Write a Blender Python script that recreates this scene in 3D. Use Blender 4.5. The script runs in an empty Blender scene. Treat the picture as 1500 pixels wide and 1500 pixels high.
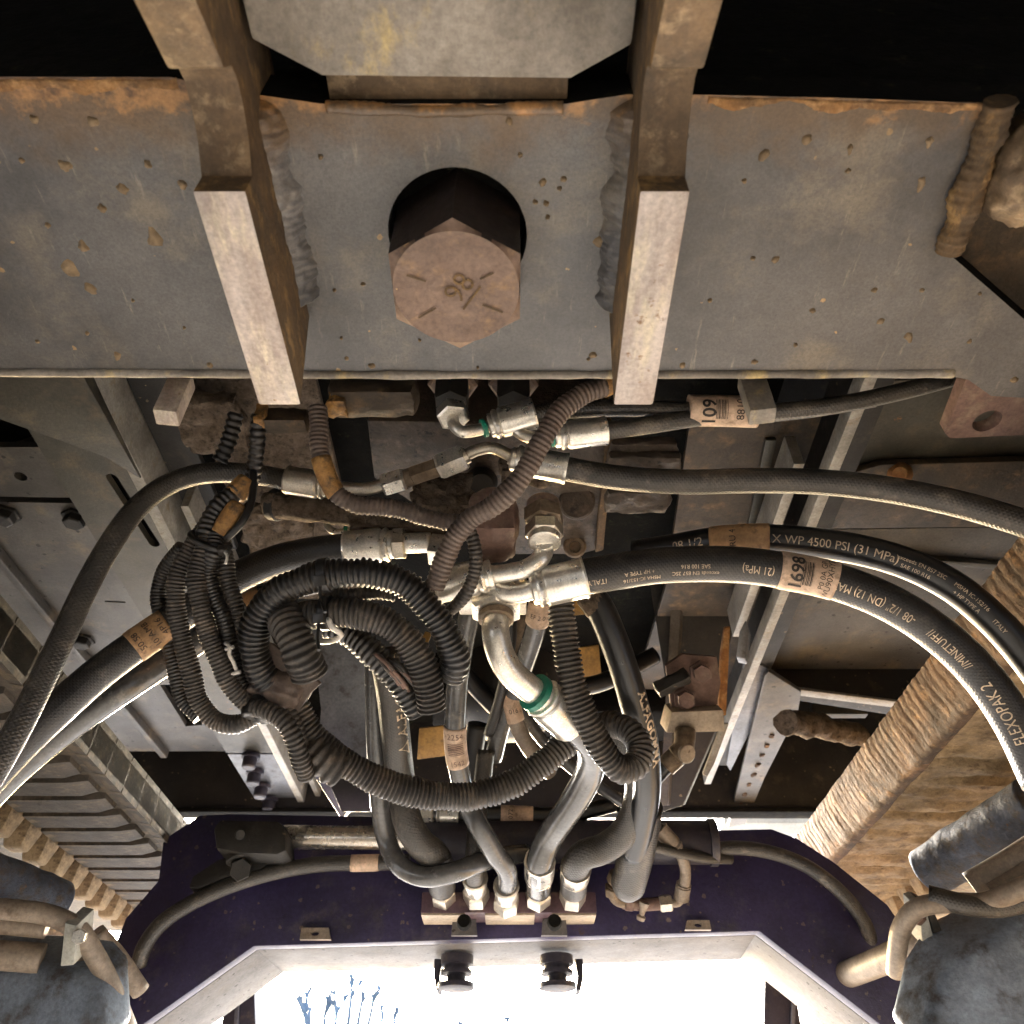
import bpy, bmesh, math, random
from mathutils import Vector, Matrix, noise

random.seed(7)
sc = bpy.context.scene
COL = sc.collection

# ------------------------------------------------------------------ camera, sky, sun, exposure
CAM = Vector((0.0, 0.0, 0.17))
PITCH = math.radians(42.0)
FPX = 1150.0                      # focal length in pixels of the 1500 px wide photograph
FV = Vector((0, math.cos(PITCH), math.sin(PITCH)))
UV_ = Vector((0, -math.sin(PITCH), math.cos(PITCH)))
RV = Vector((1, 0, 0))

cam_data = bpy.data.cameras.new("camera")
cam_data.sensor_width = 36.0
cam_data.lens = 36.0 * FPX / 1500.0
cam_data.clip_start = 0.005
cam_data.clip_end = 500.0
cam_data.dof.use_dof = True
cam_data.dof.focus_distance = 0.47
cam_data.dof.aperture_fstop = 18.0
cam = bpy.data.objects.new("camera", cam_data)
cam.location = CAM
cam.rotation_euler = (math.radians(90.0) + PITCH, 0, 0)
COL.objects.link(cam)
sc.camera = cam

SUN_EL, SUN_AZ = math.radians(20.0), math.radians(-14.0)   # azimuth from +Y, towards +X positive
world = bpy.data.worlds.new("World")
sc.world = world
world.use_nodes = True
wn = world.node_tree.nodes
wl = world.node_tree.links
bg = wn["Background"]
sky = wn.new("ShaderNodeTexSky")
sky.sky_type = 'NISHITA'
sky.sun_disc = False
sky.sun_elevation = SUN_EL
sky.sun_rotation = SUN_AZ
sky.dust_density = 4.0
sky.air_density = 1.0
wl.new(sky.outputs[0], bg.inputs[0])
bg.inputs[1].default_value = 0.15

sun_data = bpy.data.lights.new("sun", 'SUN')
sun_data.energy = 1.5
sun_data.angle = math.radians(14.0)
sun_data.color = (1.0, 0.98, 0.955)
sun = bpy.data.objects.new("sun", sun_data)
sdir = Vector((math.sin(SUN_AZ) * math.cos(SUN_EL), math.cos(SUN_AZ) * math.cos(SUN_EL), math.sin(SUN_EL)))
sun.rotation_euler = sdir.to_track_quat('Z', 'Y').to_euler()
sun.location = (0, 0, 30)
COL.objects.link(sun)

sc.view_settings.view_transform = 'Standard'
sc.view_settings.look = 'None'
sc.view_settings.exposure = 4.45
sc.view_settings.gamma = 1.0
sc.view_settings.use_curve_mapping = False
sc.cycles.use_denoising = True
sc.cycles.max_bounces = 10
sc.cycles.diffuse_bounces = 6
sc.cycles.glossy_bounces = 4
sc.cycles.sample_clamp_indirect = 6.0


# ------------------------------------------------------------------ measuring: a pixel of the photo and a distance give a point of the place
def ray(u, v):
    return FV + RV * ((u - 750.0) / FPX) + UV_ * ((750.0 - v) / FPX)


def P(u, v, t):
    return CAM + ray(u, v) * t


def PH(u, v, h):
    d = ray(u, v)
    return CAM + d * (h / d.z)


def PY(u, v, y):
    d = ray(u, v)
    return CAM + d * (y / d.y)


def PA(u, v, y0=0.66, k=-0.06):
    d = ray(u, v)
    return CAM + d * (y0 / (d.y - k * d.x))


def UVOF(p):
    q = p - CAM
    t = q.dot(FV)
    return 750 + FPX * q.dot(RV) / t, 750 - FPX * q.dot(UV_) / t


# ------------------------------------------------------------------ materials
MATS = {}


def weathered(name, base, alt, rough=0.55, metal=0.0, dust=None, dust_amt=0.4, rust=None, rust_amt=0.0,
              scale=40.0, bump=0.3, bump_scale=400.0, spec=0.5, stretch=(1, 1, 1), speck=None, speck_amt=0.0,
              speck_scale=130.0, weave=0.0, blotch=0.5, streak=None, streak_amt=0.0, lump=0.0, mott=0.3, edge=None, worn=0.0):
    m = bpy.data.materials.new(name)
    m.use_nodes = True
    nt = m.node_tree
    n, l = nt.nodes, nt.links
    pb = n["Principled BSDF"]
    tc = n.new("ShaderNodeTexCoord")
    mp = n.new("ShaderNodeMapping")
    mp.inputs["Scale"].default_value = stretch
    l.new(tc.outputs["Object"], mp.inputs[0])
    co = mp.outputs[0]

    def nz(sc_, det=6, rg=0.6, vec=co, off=0.0):
        t = n.new("ShaderNodeTexNoise")
        t.inputs["Scale"].default_value = sc_
        t.inputs["Detail"].default_value = det
        t.inputs["Roughness"].default_value = rg
        if off:
            a = n.new("ShaderNodeVectorMath")
            a.operation = 'ADD'
            a.inputs[1].default_value = (off, off * 1.7, off * 0.6)
            l.new(vec, a.inputs[0])
            l.new(a.outputs[0], t.inputs["Vector"])
        else:
            l.new(vec, t.inputs["Vector"])
        return t.outputs["Fac"]

    def ramp(src, lo, hi):
        r = n.new("ShaderNodeMapRange")
        r.inputs["From Min"].default_value = lo
        r.inputs["From Max"].default_value = hi
        r.interpolation_type = 'SMOOTHSTEP'
        if lo > hi:
            r.inputs["From Min"].default_value = hi
            r.inputs["From Max"].default_value = lo
            r.inputs["To Min"].default_value = 1.0
            r.inputs["To Max"].default_value = 0.0
        l.new(src, r.inputs["Value"])
        return r.outputs["Result"]

    def mixc(f, a, b):
        x = n.new("ShaderNodeMix")
        x.data_type = 'RGBA'
        l.new(f, x.inputs["Factor"])
        for s, val in ((6, a), (7, b)):
            if isinstance(val, tuple):
                x.inputs[s].default_value = (*val, 1)
            else:
                l.new(val, x.inputs[s])
        return x.outputs[2]

    c = mixc(ramp(nz(scale), 0.5 - blotch * 0.5, 0.5 + blotch * 0.5), base, alt)
    fine = nz(bump_scale, 8, 0.7, tc.outputs["Object"])
    mfac = None
    if dust is not None:
        d = ramp(nz(scale * 1.7, 8, 0.68, co, 3.1), 0.62 - 0.34 * dust_amt, 0.78 - 0.2 * dust_amt)
        c = mixc(d, c, dust)
        mfac = d
    if streak is not None:
        ms = n.new("ShaderNodeMapping")
        ms.inputs["Scale"].default_value = (9, 1, 3)
        ms.inputs["Rotation"].default_value = (0, 0, 0.12)
        l.new(tc.outputs["Object"], ms.inputs[0])
        s = ramp(nz(34, 6, 0.7, ms.outputs[0], 1.3), 0.74 - 0.2 * streak_amt, 0.86 - 0.1 * streak_amt)
        c = mixc(s, c, streak)
    if rust is not None:
        r = ramp(nz(scale * 2.3, 10, 0.72, tc.outputs["Object"], 7.7), 0.70 - 0.32 * rust_amt, 0.76 - 0.28 * rust_amt)
        c = mixc(r, c, rust)
    if speck is not None:
        vt = n.new("ShaderNodeTexVoronoi")
        vt.inputs["Scale"].default_value = speck_scale
        dn = n.new("ShaderNodeTexNoise")
        dn.inputs["Scale"].default_value = speck_scale * 2.2
        dn.inputs["Detail"].default_value = 3
        l.new(tc.outputs["Object"], dn.inputs["Vector"])
        dm_ = n.new("ShaderNodeVectorMath")
        dm_.operation = 'MULTIPLY_ADD'
        dm_.inputs[1].default_value = (0.7 / speck_scale,) * 3
        l.new(dn.outputs["Color"], dm_.inputs[0])
        l.new(tc.outputs["Object"], dm_.inputs[2])
        l.new(dm_.outputs[0], vt.inputs["Vector"])
        rd = n.new("ShaderNodeSeparateColor")
        l.new(vt.outputs["Color"], rd.inputs[0])
        rad = n.new("ShaderNodeMapRange")
        rad.inputs["From Min"].default_value = 1.0 - speck_amt
        rad.inputs["From Max"].default_value = 1.0
        rad.inputs["To Min"].default_value = 0.0
        rad.inputs["To Max"].default_value = 0.42
        l.new(rd.outputs[0], rad.inputs["Value"])
        nn = n.new("ShaderNodeMath")
        nn.operation = 'MULTIPLY_ADD'
        l.new(fine, nn.inputs[0])
        nn.inputs[1].default_value = 0.25
        l.new(vt.outputs["Distance"], nn.inputs[2])
        sb = n.new("ShaderNodeMath")
        sb.operation = 'SUBTRACT'
        l.new(rad.outputs[0], sb.inputs[0])
        l.new(nn.outputs[0], sb.inputs[1])
        f = ramp(sb.outputs[0], -0.16, -0.08)
        c = mixc(f, c, speck)
    if edge is not None:
        # rust creeping forward from the edge at y = edge[0], ragged, fading through a brown stain
        sy = n.new("ShaderNodeSeparateXYZ")
        l.new(tc.outputs["Object"], sy.inputs[0])
        for wdt, amp, sc_, col, soft in ((edge[1] * 2.6, 0.050, 42, (0.115, 0.075, 0.042), 0.012), (edge[1], 0.042, 85, (0.30, 0.155, 0.055), 0.0035), (edge[1] * 0.45, 0.030, 150, (0.085, 0.046, 0.022), 0.004)):
            ad = n.new("ShaderNodeMath")
            ad.operation = 'MULTIPLY_ADD'
            l.new(nz(sc_, 8, 0.65, tc.outputs["Object"], sc_ * 0.1), ad.inputs[0])
            ad.inputs[1].default_value = -amp
            l.new(sy.outputs[1], ad.inputs[2])
            y_at = edge[0] + wdt - amp * 0.5
            c = mixc(ramp(ad.outputs[0], y_at + soft, y_at - soft), c, col)
    if mott > 0:
        hm = n.new("ShaderNodeHueSaturation")
        mr = n.new("ShaderNodeMapRange")
        mr.inputs["From Min"].default_value = 0.32
        mr.inputs["From Max"].default_value = 0.68
        mr.inputs["To Min"].default_value = 1 - mott
        mr.inputs["To Max"].default_value = 1 + mott * 0.8
        l.new(nz(scale * 0.75, 9, 0.66, co, 11.3), mr.inputs["Value"])
        l.new(mr.outputs[0], hm.inputs["Value"])
        l.new(c, hm.inputs["Color"])
        c = hm.outputs[0]
    if worn > 0:
        wa = ramp(nz(420, 6, 0.7, tc.outputs["Object"], 4.4), 0.30 + 0.12 * worn, 0.44 + 0.12 * worn)
        l.new(wa, pb.inputs["Alpha"])
    # fine grain on the colour
    hs = n.new("ShaderNodeHueSaturation")
    vr = n.new("ShaderNodeMapRange")
    vr.inputs["From Min"].default_value = 0.3
    vr.inputs["From Max"].default_value = 0.7
    vr.inputs["To Min"].default_value = 0.72
    vr.inputs["To Max"].default_value = 1.28
    l.new(fine, vr.inputs["Value"])
    l.new(vr.outputs[0], hs.inputs["Value"])
    l.new(c, hs.inputs["Color"])
    l.new(hs.outputs[0], pb.inputs["Base Color"])
    # roughness and metal follow the dirt
    rr = n.new("ShaderNodeMapRange")
    rr.inputs["To Min"].default_value = max(0.05, rough - 0.12)
    rr.inputs["To Max"].default_value = min(1.0, rough + 0.18)
    l.new(nz(scale * 3, 5, 0.6, co, 5.0), rr.inputs["Value"])
    l.new(rr.outputs[0], pb.inputs["Roughness"])
    if metal > 0 and mfac is not None:
        mm = n.new("ShaderNodeMapRange")
        mm.inputs["To Min"].default_value = metal
        mm.inputs["To Max"].default_value = metal * 0.15
        l.new(mfac, mm.inputs["Value"])
        l.new(mm.outputs[0], pb.inputs["Metallic"])
    else:
        pb.inputs["Metallic"].default_value = metal
    pb.inputs["Specular IOR Level"].default_value = spec
    # relief
    bp = n.new("ShaderNodeBump")
    bp.inputs["Strength"].default_value = bump
    bp.inputs["Distance"].default_value = 0.001
    hgt = fine
    if lump > 0:
        ad = n.new("ShaderNodeMath")
        ad.operation = 'MULTIPLY_ADD'
        l.new(nz(bump_scale * 0.22, 5, 0.6, tc.outputs["Object"], 2.0), ad.inputs[0])
        ad.inputs[1].default_value = lump * 4
        l.new(fine, ad.inputs[2])
        hgt = ad.outputs[0]
    if weave > 0:
        uvn = n.new("ShaderNodeSeparateXYZ")
        l.new(tc.outputs["UV"], uvn.inputs[0])
        outs = []
        for sgn in (1, -1):
            a = n.new("ShaderNodeMath")
            a.operation = 'MULTIPLY'
            l.new(uvn.outputs[0], a.inputs[0])
            a.inputs[1].default_value = 2 * math.pi / 0.0022
            b = n.new("ShaderNodeMath")
            b.operation = 'MULTIPLY_ADD'
            l.new(uvn.outputs[1], b.inputs[0])
            b.inputs[1].default_value = sgn * 2 * math.pi / 0.0030
            l.new(a.outputs[0], b.inputs[2])
            s = n.new("ShaderNodeMath")
            s.operation = 'SINE'
            l.new(b.outputs[0], s.inputs[0])
            outs.append(s.outputs[0])
        mu = n.new("ShaderNodeMath")
        mu.operation = 'MAXIMUM'
        l.new(outs[0], mu.inputs[0])
        l.new(outs[1], mu.inputs[1])
        ad = n.new("ShaderNodeMath")
        ad.operation = 'MULTIPLY_ADD'
        l.new(mu.outputs[0], ad.inputs[0])
        ad.inputs[1].default_value = weave
        l.new(hgt, ad.inputs[2])
        hgt = ad.outputs[0]
    l.new(hgt, bp.inputs["Height"])
    l.new(bp.outputs[0], pb.inputs["Normal"])
    MATS[name] = m
    return m


def plain(name, col, rough=0.5, metal=0.0):
    return weathered(name, col, tuple(x * 0.8 for x in col), rough, metal, bump=0.08)


RUST = (0.24, 0.105, 0.032)
ORNG = (0.40, 0.21, 0.07)
MUDC = (0.105, 0.078, 0.055)
weathered("beam_paint", (0.070, 0.068, 0.069), (0.118, 0.112, 0.107), 0.34, 0, dust=(0.165, 0.140, 0.108), dust_amt=0.36,
          rust=(0.19, 0.115, 0.052), rust_amt=0.07, speck=(0.36, 0.235, 0.11), speck_amt=0.012, speck_scale=280, scale=11, bump=0.22, bump_scale=800, streak=(0.26, 0.225, 0.178), streak_amt=0.75, mott=0.5, edge=(0.104, 0.0085))
weathered("beam_rust", (0.30, 0.15, 0.05), (0.13, 0.075, 0.035), 0.85, 0, dust=(0.42, 0.24, 0.10), dust_amt=0.5, scale=90, bump=0.8, bump_scale=500, lump=0.6)
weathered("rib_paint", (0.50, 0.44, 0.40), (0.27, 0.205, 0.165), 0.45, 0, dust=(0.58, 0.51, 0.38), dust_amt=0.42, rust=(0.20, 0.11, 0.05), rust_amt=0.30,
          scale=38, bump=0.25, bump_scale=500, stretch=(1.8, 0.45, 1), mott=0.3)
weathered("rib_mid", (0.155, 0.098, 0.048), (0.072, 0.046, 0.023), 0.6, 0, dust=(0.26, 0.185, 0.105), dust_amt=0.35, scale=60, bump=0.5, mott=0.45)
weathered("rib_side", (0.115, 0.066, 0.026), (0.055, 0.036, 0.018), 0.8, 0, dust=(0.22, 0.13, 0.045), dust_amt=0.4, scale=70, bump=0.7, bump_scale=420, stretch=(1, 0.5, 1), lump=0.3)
weathered("back_plate_paint", (0.28, 0.25, 0.21), (0.13, 0.112, 0.09), 0.6, 0, dust=(0.46, 0.35, 0.15), dust_amt=0.28, rust=RUST, rust_amt=0.1, scale=26, bump=0.3, stretch=(1, 0.6, 1))
weathered("splash", (0.235, 0.168, 0.098), (0.17, 0.118, 0.064), 0.9, 0, scale=200, bump=0.6)
weathered("shaded_bolt_side", (0.016, 0.011, 0.009), (0.026, 0.016, 0.012), 0.6, 0, dust=(0.05, 0.032, 0.02), dust_amt=0.2, scale=60, bump=0.4)
weathered("bolt_steel", (0.135, 0.086, 0.060), (0.190, 0.126, 0.092), 0.6, 0.0, dust=(0.27, 0.165, 0.085), dust_amt=0.3, scale=60, bump=0.5, speck=(0.5, 0.33, 0.15), speck_amt=0.10, speck_scale=160)
weathered("black_shade_grime", (0.005, 0.0045, 0.0035), (0.009, 0.008, 0.006), 0.9, 0, dust=(0.035, 0.036, 0.016), dust_amt=0.15, scale=45, bump=0.6, spec=0.15, lump=0.5)  # near black, stands for deep shade as well as grime
weathered("dark_steel", (0.012, 0.011, 0.0095), (0.025, 0.021, 0.016), 0.55, 0, dust=(0.060, 0.045, 0.030), dust_amt=0.22, rust=(0.10, 0.05, 0.02), rust_amt=0.08, scale=24, bump=0.4,
          speck=(0.15, 0.11, 0.06), speck_amt=0.06, speck_scale=260, mott=0.45)
weathered("chassis_grey", (0.112, 0.104, 0.093), (0.058, 0.050, 0.040), 0.42, 0, dust=(0.175, 0.130, 0.080), dust_amt=0.34, rust=(0.13, 0.075, 0.032), rust_amt=0.18, scale=16, bump=0.3,
          speck=(0.016, 0.012, 0.009), speck_amt=0.10, speck_scale=190, mott=0.45)
weathered("chassis_olive", (0.068, 0.062, 0.045), (0.036, 0.031, 0.021), 0.45, 0, dust=(0.110, 0.082, 0.045), dust_amt=0.32, rust=RUST, rust_amt=0.14, scale=18, bump=0.35, mott=0.45)
weathered("chassis_brown", (0.066, 0.044, 0.024), (0.026, 0.019, 0.012), 0.6, 0, dust=(0.150, 0.092, 0.038), dust_amt=0.34, rust=RUST, rust_amt=0.14, scale=22, bump=0.5, lump=0.4, mott=0.45)
weathered("rail_light", (0.37, 0.35, 0.31), (0.26, 0.24, 0.20), 0.38, 0.15, dust=(0.27, 0.21, 0.13), dust_amt=0.3, rust=(0.16, 0.10, 0.05), rust_amt=0.16, scale=44, bump=0.25, mott=0.35)
weathered("mud", MUDC, (0.155, 0.118, 0.086), 0.92, 0, dust=(0.05, 0.036, 0.024), dust_amt=0.45, scale=110, bump=1.0, bump_scale=420, lump=0.9, spec=0.2)
weathered("block_steel", (0.080, 0.058, 0.041), (0.040, 0.029, 0.020), 0.62, 0, dust=(0.125, 0.090, 0.062), dust_amt=0.38, scale=50, bump=0.7, lump=0.6, rust=(0.018, 0.013, 0.009), rust_amt=0.38)
weathered("zinc", (0.66, 0.61, 0.53), (0.52, 0.46, 0.37), 0.30, 0.85, rust=(0.22, 0.15, 0.09), rust_amt=0.06, scale=60, bump=0.08, bump_scale=900, blotch=0.8)
weathered("zinc_bright", (0.80, 0.77, 0.70), (0.68, 0.63, 0.55), 0.28, 0.80, rust=(0.30, 0.22, 0.14), rust_amt=0.03, scale=60, bump=0.07, bump_scale=900, blotch=0.8)
weathered("zinc_dirty", (0.24, 0.18, 0.12), (0.13, 0.09, 0.055), 0.5, 0.45, dust=(0.12, 0.082, 0.052), dust_amt=0.4, scale=120, bump=0.5)
weathered("chrome", (0.66, 0.61, 0.54), (0.55, 0.49, 0.41), 0.22, 0.85, scale=50, bump=0.03, blotch=0.9)
weathered("rubber", (0.012, 0.0112, 0.0105), (0.024, 0.0215, 0.019), 0.36, 0, dust=(0.085, 0.072, 0.057), dust_amt=0.20, scale=38, bump=0.25, weave=0.35, spec=0.6)
weathered("rubber_dusty", (0.028, 0.0245, 0.0205), (0.050, 0.043, 0.034), 0.36, 0, dust=(0.125, 0.104, 0.079), dust_amt=0.30, scale=34, bump=0.28, weave=0.55, spec=0.65)
weathered("rubber_black", (0.007, 0.007, 0.0078), (0.012, 0.0118, 0.0118), 0.30, 0, dust=(0.045, 0.039, 0.032), dust_amt=0.10, scale=40, bump=0.12, weave=0.12, spec=0.6)
weathered("rubber_glossy", (0.060, 0.060, 0.060), (0.095, 0.092, 0.088), 0.20, 0, dust=(0.16, 0.145, 0.125), dust_amt=0.10, scale=34, bump=0.05, bump_scale=300, spec=0.85)
weathered("conduit_black", (0.009, 0.0082, 0.0074), (0.020, 0.017, 0.014), 0.33, 0, dust=(0.10, 0.076, 0.054), dust_amt=0.20, scale=50, bump=0.3, spec=0.65, mott=0.5)
weathered("conduit_dusty", (0.026, 0.0215, 0.0175), (0.048, 0.039, 0.030), 0.48, 0, dust=(0.125, 0.097, 0.072), dust_amt=0.38, scale=50, bump=0.5, spec=0.5, mott=0.5)
weathered("conduit_brown", (0.085, 0.060, 0.047), (0.115, 0.083, 0.065), 0.5, 0, dust=(0.16, 0.122, 0.094), dust_amt=0.28, scale=60, bump=0.5, spec=0.45)
weathered("tape_orange", (0.42, 0.225, 0.065), (0.27, 0.135, 0.04), 0.6, 0, dust=(0.085, 0.055, 0.030), dust_amt=0.52, scale=120, bump=0.5, mott=0.4)
weathered("label_paper", (0.60, 0.44, 0.32), (0.48, 0.335, 0.23), 0.55, 0, dust=(0.27, 0.18, 0.115), dust_amt=0.34, scale=100, bump=0.2, mott=0.3)
weathered("label_orange", (0.46, 0.275, 0.135), (0.35, 0.20, 0.088), 0.6, 0, dust=(0.17, 0.105, 0.06), dust_amt=0.38, scale=100, bump=0.2, mott=0.35)
weathered("ink", (0.02, 0.016, 0.013), (0.035, 0.027, 0.02), 0.6, bump=0.05, worn=0.0)
weathered("print_white", (0.55, 0.53, 0.48), (0.40, 0.375, 0.33), 0.6, bump=0.05, mott=0.5)
weathered("print_cream", (0.64, 0.51, 0.36), (0.46, 0.36, 0.25), 0.6, bump=0.05, scale=120, mott=0.55)
weathered("seal_green", (0.010, 0.24, 0.155), (0.008, 0.18, 0.115), 0.4, bump=0.05)
weathered("arch_paint", (0.026, 0.020, 0.060), (0.038, 0.030, 0.080), 0.38, 0, dust=(0.075, 0.064, 0.072), dust_amt=0.30, scale=17, bump=0.3, speck=(0.13, 0.10, 0.09), speck_amt=0.14, speck_scale=240, mott=0.5, rust=(0.050, 0.032, 0.024), rust_amt=0.18, streak=(0.060, 0.052, 0.070), streak_amt=0.3)
weathered("arch_dark", (0.020, 0.018, 0.028), (0.032, 0.027, 0.036), 0.5, 0, dust=(0.085, 0.062, 0.045), dust_amt=0.3, scale=25, bump=0.3)
weathered("flange_paint", (0.135, 0.126, 0.122), (0.098, 0.089, 0.083), 0.5, 0, dust=(0.110, 0.094, 0.077), dust_amt=0.4, rust=(0.05, 0.036, 0.027), rust_amt=0.15, scale=24, bump=0.2, speck=(0.03, 0.024, 0.019), speck_amt=0.16, speck_scale=260)
weathered("manifold_paint", (0.085, 0.048, 0.062), (0.125, 0.07, 0.08), 0.5, 0, dust=(0.19, 0.135, 0.10), dust_amt=0.3, scale=45, bump=0.25)
weathered("manifold_light", (0.46, 0.38, 0.28), (0.37, 0.29, 0.21), 0.5, 0, scale=45, bump=0.2)
weathered("cream_paint", (0.40, 0.40, 0.36), (0.32, 0.32, 0.28), 0.6, 0, scale=10, bump=0.1)
weathered("roller_paint", (0.060, 0.074, 0.105), (0.040, 0.044, 0.055), 0.62, 0, dust=(0.060, 0.042, 0.027), dust_amt=0.5, rust=(0.14, 0.07, 0.03), rust_amt=0.3, scale=70, bump=0.9, lump=0.7, mott=0.5)
weathered("steel_blue", (0.17, 0.175, 0.19), (0.115, 0.12, 0.13), 0.35, 0.3, dust=(0.05, 0.045, 0.04), dust_amt=0.3, scale=30, bump=0.15)
weathered("motor_paint", (0.26, 0.32, 0.40), (0.15, 0.178, 0.22), 0.32, 0.1, dust=(0.060, 0.046, 0.034), dust_amt=0.40, rust=(0.13, 0.066, 0.028), rust_amt=0.2, scale=22, bump=0.35, lump=0.2, mott=0.5)
weathered("track_rubber", (0.042, 0.036, 0.029), (0.075, 0.060, 0.044), 0.65, 0, dust=(0.17, 0.125, 0.075), dust_amt=0.36, scale=40, bump=0.6, lump=0.3, stretch=(0.5, 1, 1), mott=0.45)
weathered("track_tooth", (0.36, 0.265, 0.15), (0.24, 0.165, 0.088), 0.8, 0, dust=(0.08, 0.052, 0.028), dust_amt=0.42, scale=60, bump=0.7, lump=0.4, mott=0.4)
weathered("track_mud", (0.285, 0.200, 0.105), (0.200, 0.135, 0.068), 0.9, 0, dust=(0.085, 0.050, 0.024), dust_amt=0.36, scale=60, bump=0.9, bump_scale=350, lump=0.8, stretch=(0.75, 1, 1), mott=0.4)
weathered("mud_rusty", (0.105, 0.055, 0.024), (0.045, 0.027, 0.014), 0.9, 0, dust=(0.20, 0.105, 0.040), dust_amt=0.32, scale=50, bump=0.9, lump=0.8, mott=0.45)
weathered("pipe_beige", (0.30, 0.245, 0.19), (0.21, 0.165, 0.122), 0.45, 0.1, dust=(0.15, 0.105, 0.07), dust_amt=0.35, scale=45, bump=0.25)
weathered("yellow_paint", (0.50, 0.29, 0.07), (0.38, 0.21, 0.05), 0.5, 0, dust=(0.2, 0.12, 0.05), dust_amt=0.3, scale=40, bump=0.2)
weathered("primer_red", (0.135, 0.078, 0.060), (0.185, 0.112, 0.085), 0.65, 0, dust=(0.24, 0.17, 0.12), dust_amt=0.35, scale=40, bump=0.4)
weathered("rust_orange", (0.36, 0.16, 0.042), (0.24, 0.10, 0.028), 0.85, 0, dust=(0.46, 0.26, 0.10), dust_amt=0.35, scale=60, bump=0.6, lump=0.4)
weathered("tie_black", (0.012, 0.011, 0.010), (0.02, 0.018, 0.016), 0.35, bump=0.05)
weathered("tie_white", (0.6, 0.57, 0.52), (0.5, 0.46, 0.40), 0.4, bump=0.05)
weathered("soil", (0.234, 0.234, 0.236), (0.186, 0.185, 0.185), 0.95, 0, dust=(0.295, 0.293, 0.290), dust_amt=0.4, scale=3, bump=0.8, bump_scale=60)
weathered("bark", (0.060, 0.076, 0.100), (0.045, 0.058, 0.078), 0.9, scale=8, bump=0.3)


# ------------------------------------------------------------------ objects
def link(name, me, mat=None, parent=None):
    o = bpy.data.objects.new(name, me)
    COL.objects.link(o)
    if mat is not None:
        me.materials.append(MATS[mat] if isinstance(mat, str) else mat)
    if parent is not None:
        o.parent = parent
        o.matrix_parent_inverse = CHAIN(parent).inverted()
    return o


def CHAIN(o):
    m = Matrix.Translation(o.location)
    if o.parent is not None:
        m = CHAIN(o.parent) @ o.matrix_parent_inverse @ m
    return m


def tag(o, label=None, cat=None, group=None, kind=None):
    if label:
        o["label"] = label
    if cat:
        o["category"] = cat
    if group:
        o["group"] = group
    if kind:
        o["kind"] = kind
    return o


def thing(name, label, cat, base, group=None):
    o = bpy.data.objects.new(name, None)
    COL.objects.link(o)
    o.empty_display_size = 0.02
    o.location = base
    return tag(o, label, cat, group)


def mesh_from(verts, faces, smooth=False, name="mesh"):
    me = bpy.data.meshes.new(name)
    me.from_pydata([tuple(v) for v in verts], [], faces)
    me.update()
    if smooth:
        me.polygons.foreach_set("use_smooth", [True] * len(me.polygons))
    return me


def bm_mesh(bm, name="mesh", smooth_angle=None):
    bmesh.ops.recalc_face_normals(bm, faces=bm.faces)
    me = bpy.data.meshes.new(name)
    bm.to_mesh(me)
    bm.free()
    if smooth_angle is not None:
        me.polygons.foreach_set("use_smooth", [True] * len(me.polygons))
        try:
            me.set_sharp_from_angle(angle=math.radians(smooth_angle))
        except Exception:
            pass
    return me


def bevel_bm(bm, w, seg=2, ang=30):
    es = [e for e in bm.edges if len(e.link_faces) == 2 and e.calc_face_angle(0) > math.radians(ang)]
    if es and w > 0:
        bmesh.ops.bevel(bm, geom=es, offset=w, segments=seg, profile=0.6, affect='EDGES', clamp_overlap=True)


def prism(pts, ext, bevel=0.001, seg=2):
    """Closed prism: polygon of points, extruded by a vector."""
    bm = bmesh.new()
    vs = [bm.verts.new(p) for p in pts]
    f = bm.faces.new(vs)
    r = bmesh.ops.extrude_face_region(bm, geom=[f])
    bmesh.ops.translate(bm, vec=ext, verts=[x for x in r["geom"] if isinstance(x, bmesh.types.BMVert)])
    bmesh.ops.recalc_face_normals(bm, faces=bm.faces)
    bevel_bm(bm, bevel, seg)
    return bm_mesh(bm, smooth_angle=35)


def prism_holes(outer, holes, ext, bevel=0.0):
    bm = bmesh.new()
    es = []
    for loop in [outer] + holes:
        vs = [bm.verts.new(p) for p in loop]
        for i in range(len(vs)):
            es.append(bm.edges.new((vs[i], vs[(i + 1) % len(vs)])))
    bmesh.ops.triangle_fill(bm, use_beauty=True, use_dissolve=False, edges=es)
    r = bmesh.ops.extrude_face_region(bm, geom=list(bm.faces))
    bmesh.ops.translate(bm, vec=ext, verts=[x for x in r["geom"] if isinstance(x, bmesh.types.BMVert)])
    bmesh.ops.recalc_face_normals(bm, faces=bm.faces)
    bevel_bm(bm, bevel, 1, 50)
    return bm_mesh(bm, smooth_angle=35)


def circle_pts(c, ax, ay, n=20, ph=0.0):
    return [c + ax * math.cos(ph + 2 * math.pi * i / n) + ay * math.sin(ph + 2 * math.pi * i / n) for i in range(n)]


def slot_pts(a, b, r, up, n=7):
    """Stadium outline round the segment a-b in the plane whose in-plane normal is built from up."""
    d = (b - a).normalized()
    s = up.cross(d).normalized()
    out = []
    for i in range(n):
        t = -math.pi / 2 + math.pi * i / (n - 1)
        out.append(b + d * (r * math.cos(t)) + s * (r * math.sin(t)))
    for i in range(n):
        t = math.pi / 2 + math.pi * i / (n - 1)
        out.append(a + d * (r * math.cos(t)) + s * (r * math.sin(t)))
    return out


def box(c, sx, sy, sz, bevel=0.001, rot=None):
    pts = [Vector((x * sx / 2, y * sy / 2, -sz / 2)) for x, y in ((-1, -1), (1, -1), (1, 1), (-1, 1))]
    ext = Vector((0, 0, sz))
    if rot is not None:
        pts = [rot @ p for p in pts]
        ext = rot @ ext
    return prism([p + c for p in pts], ext, bevel)


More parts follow.
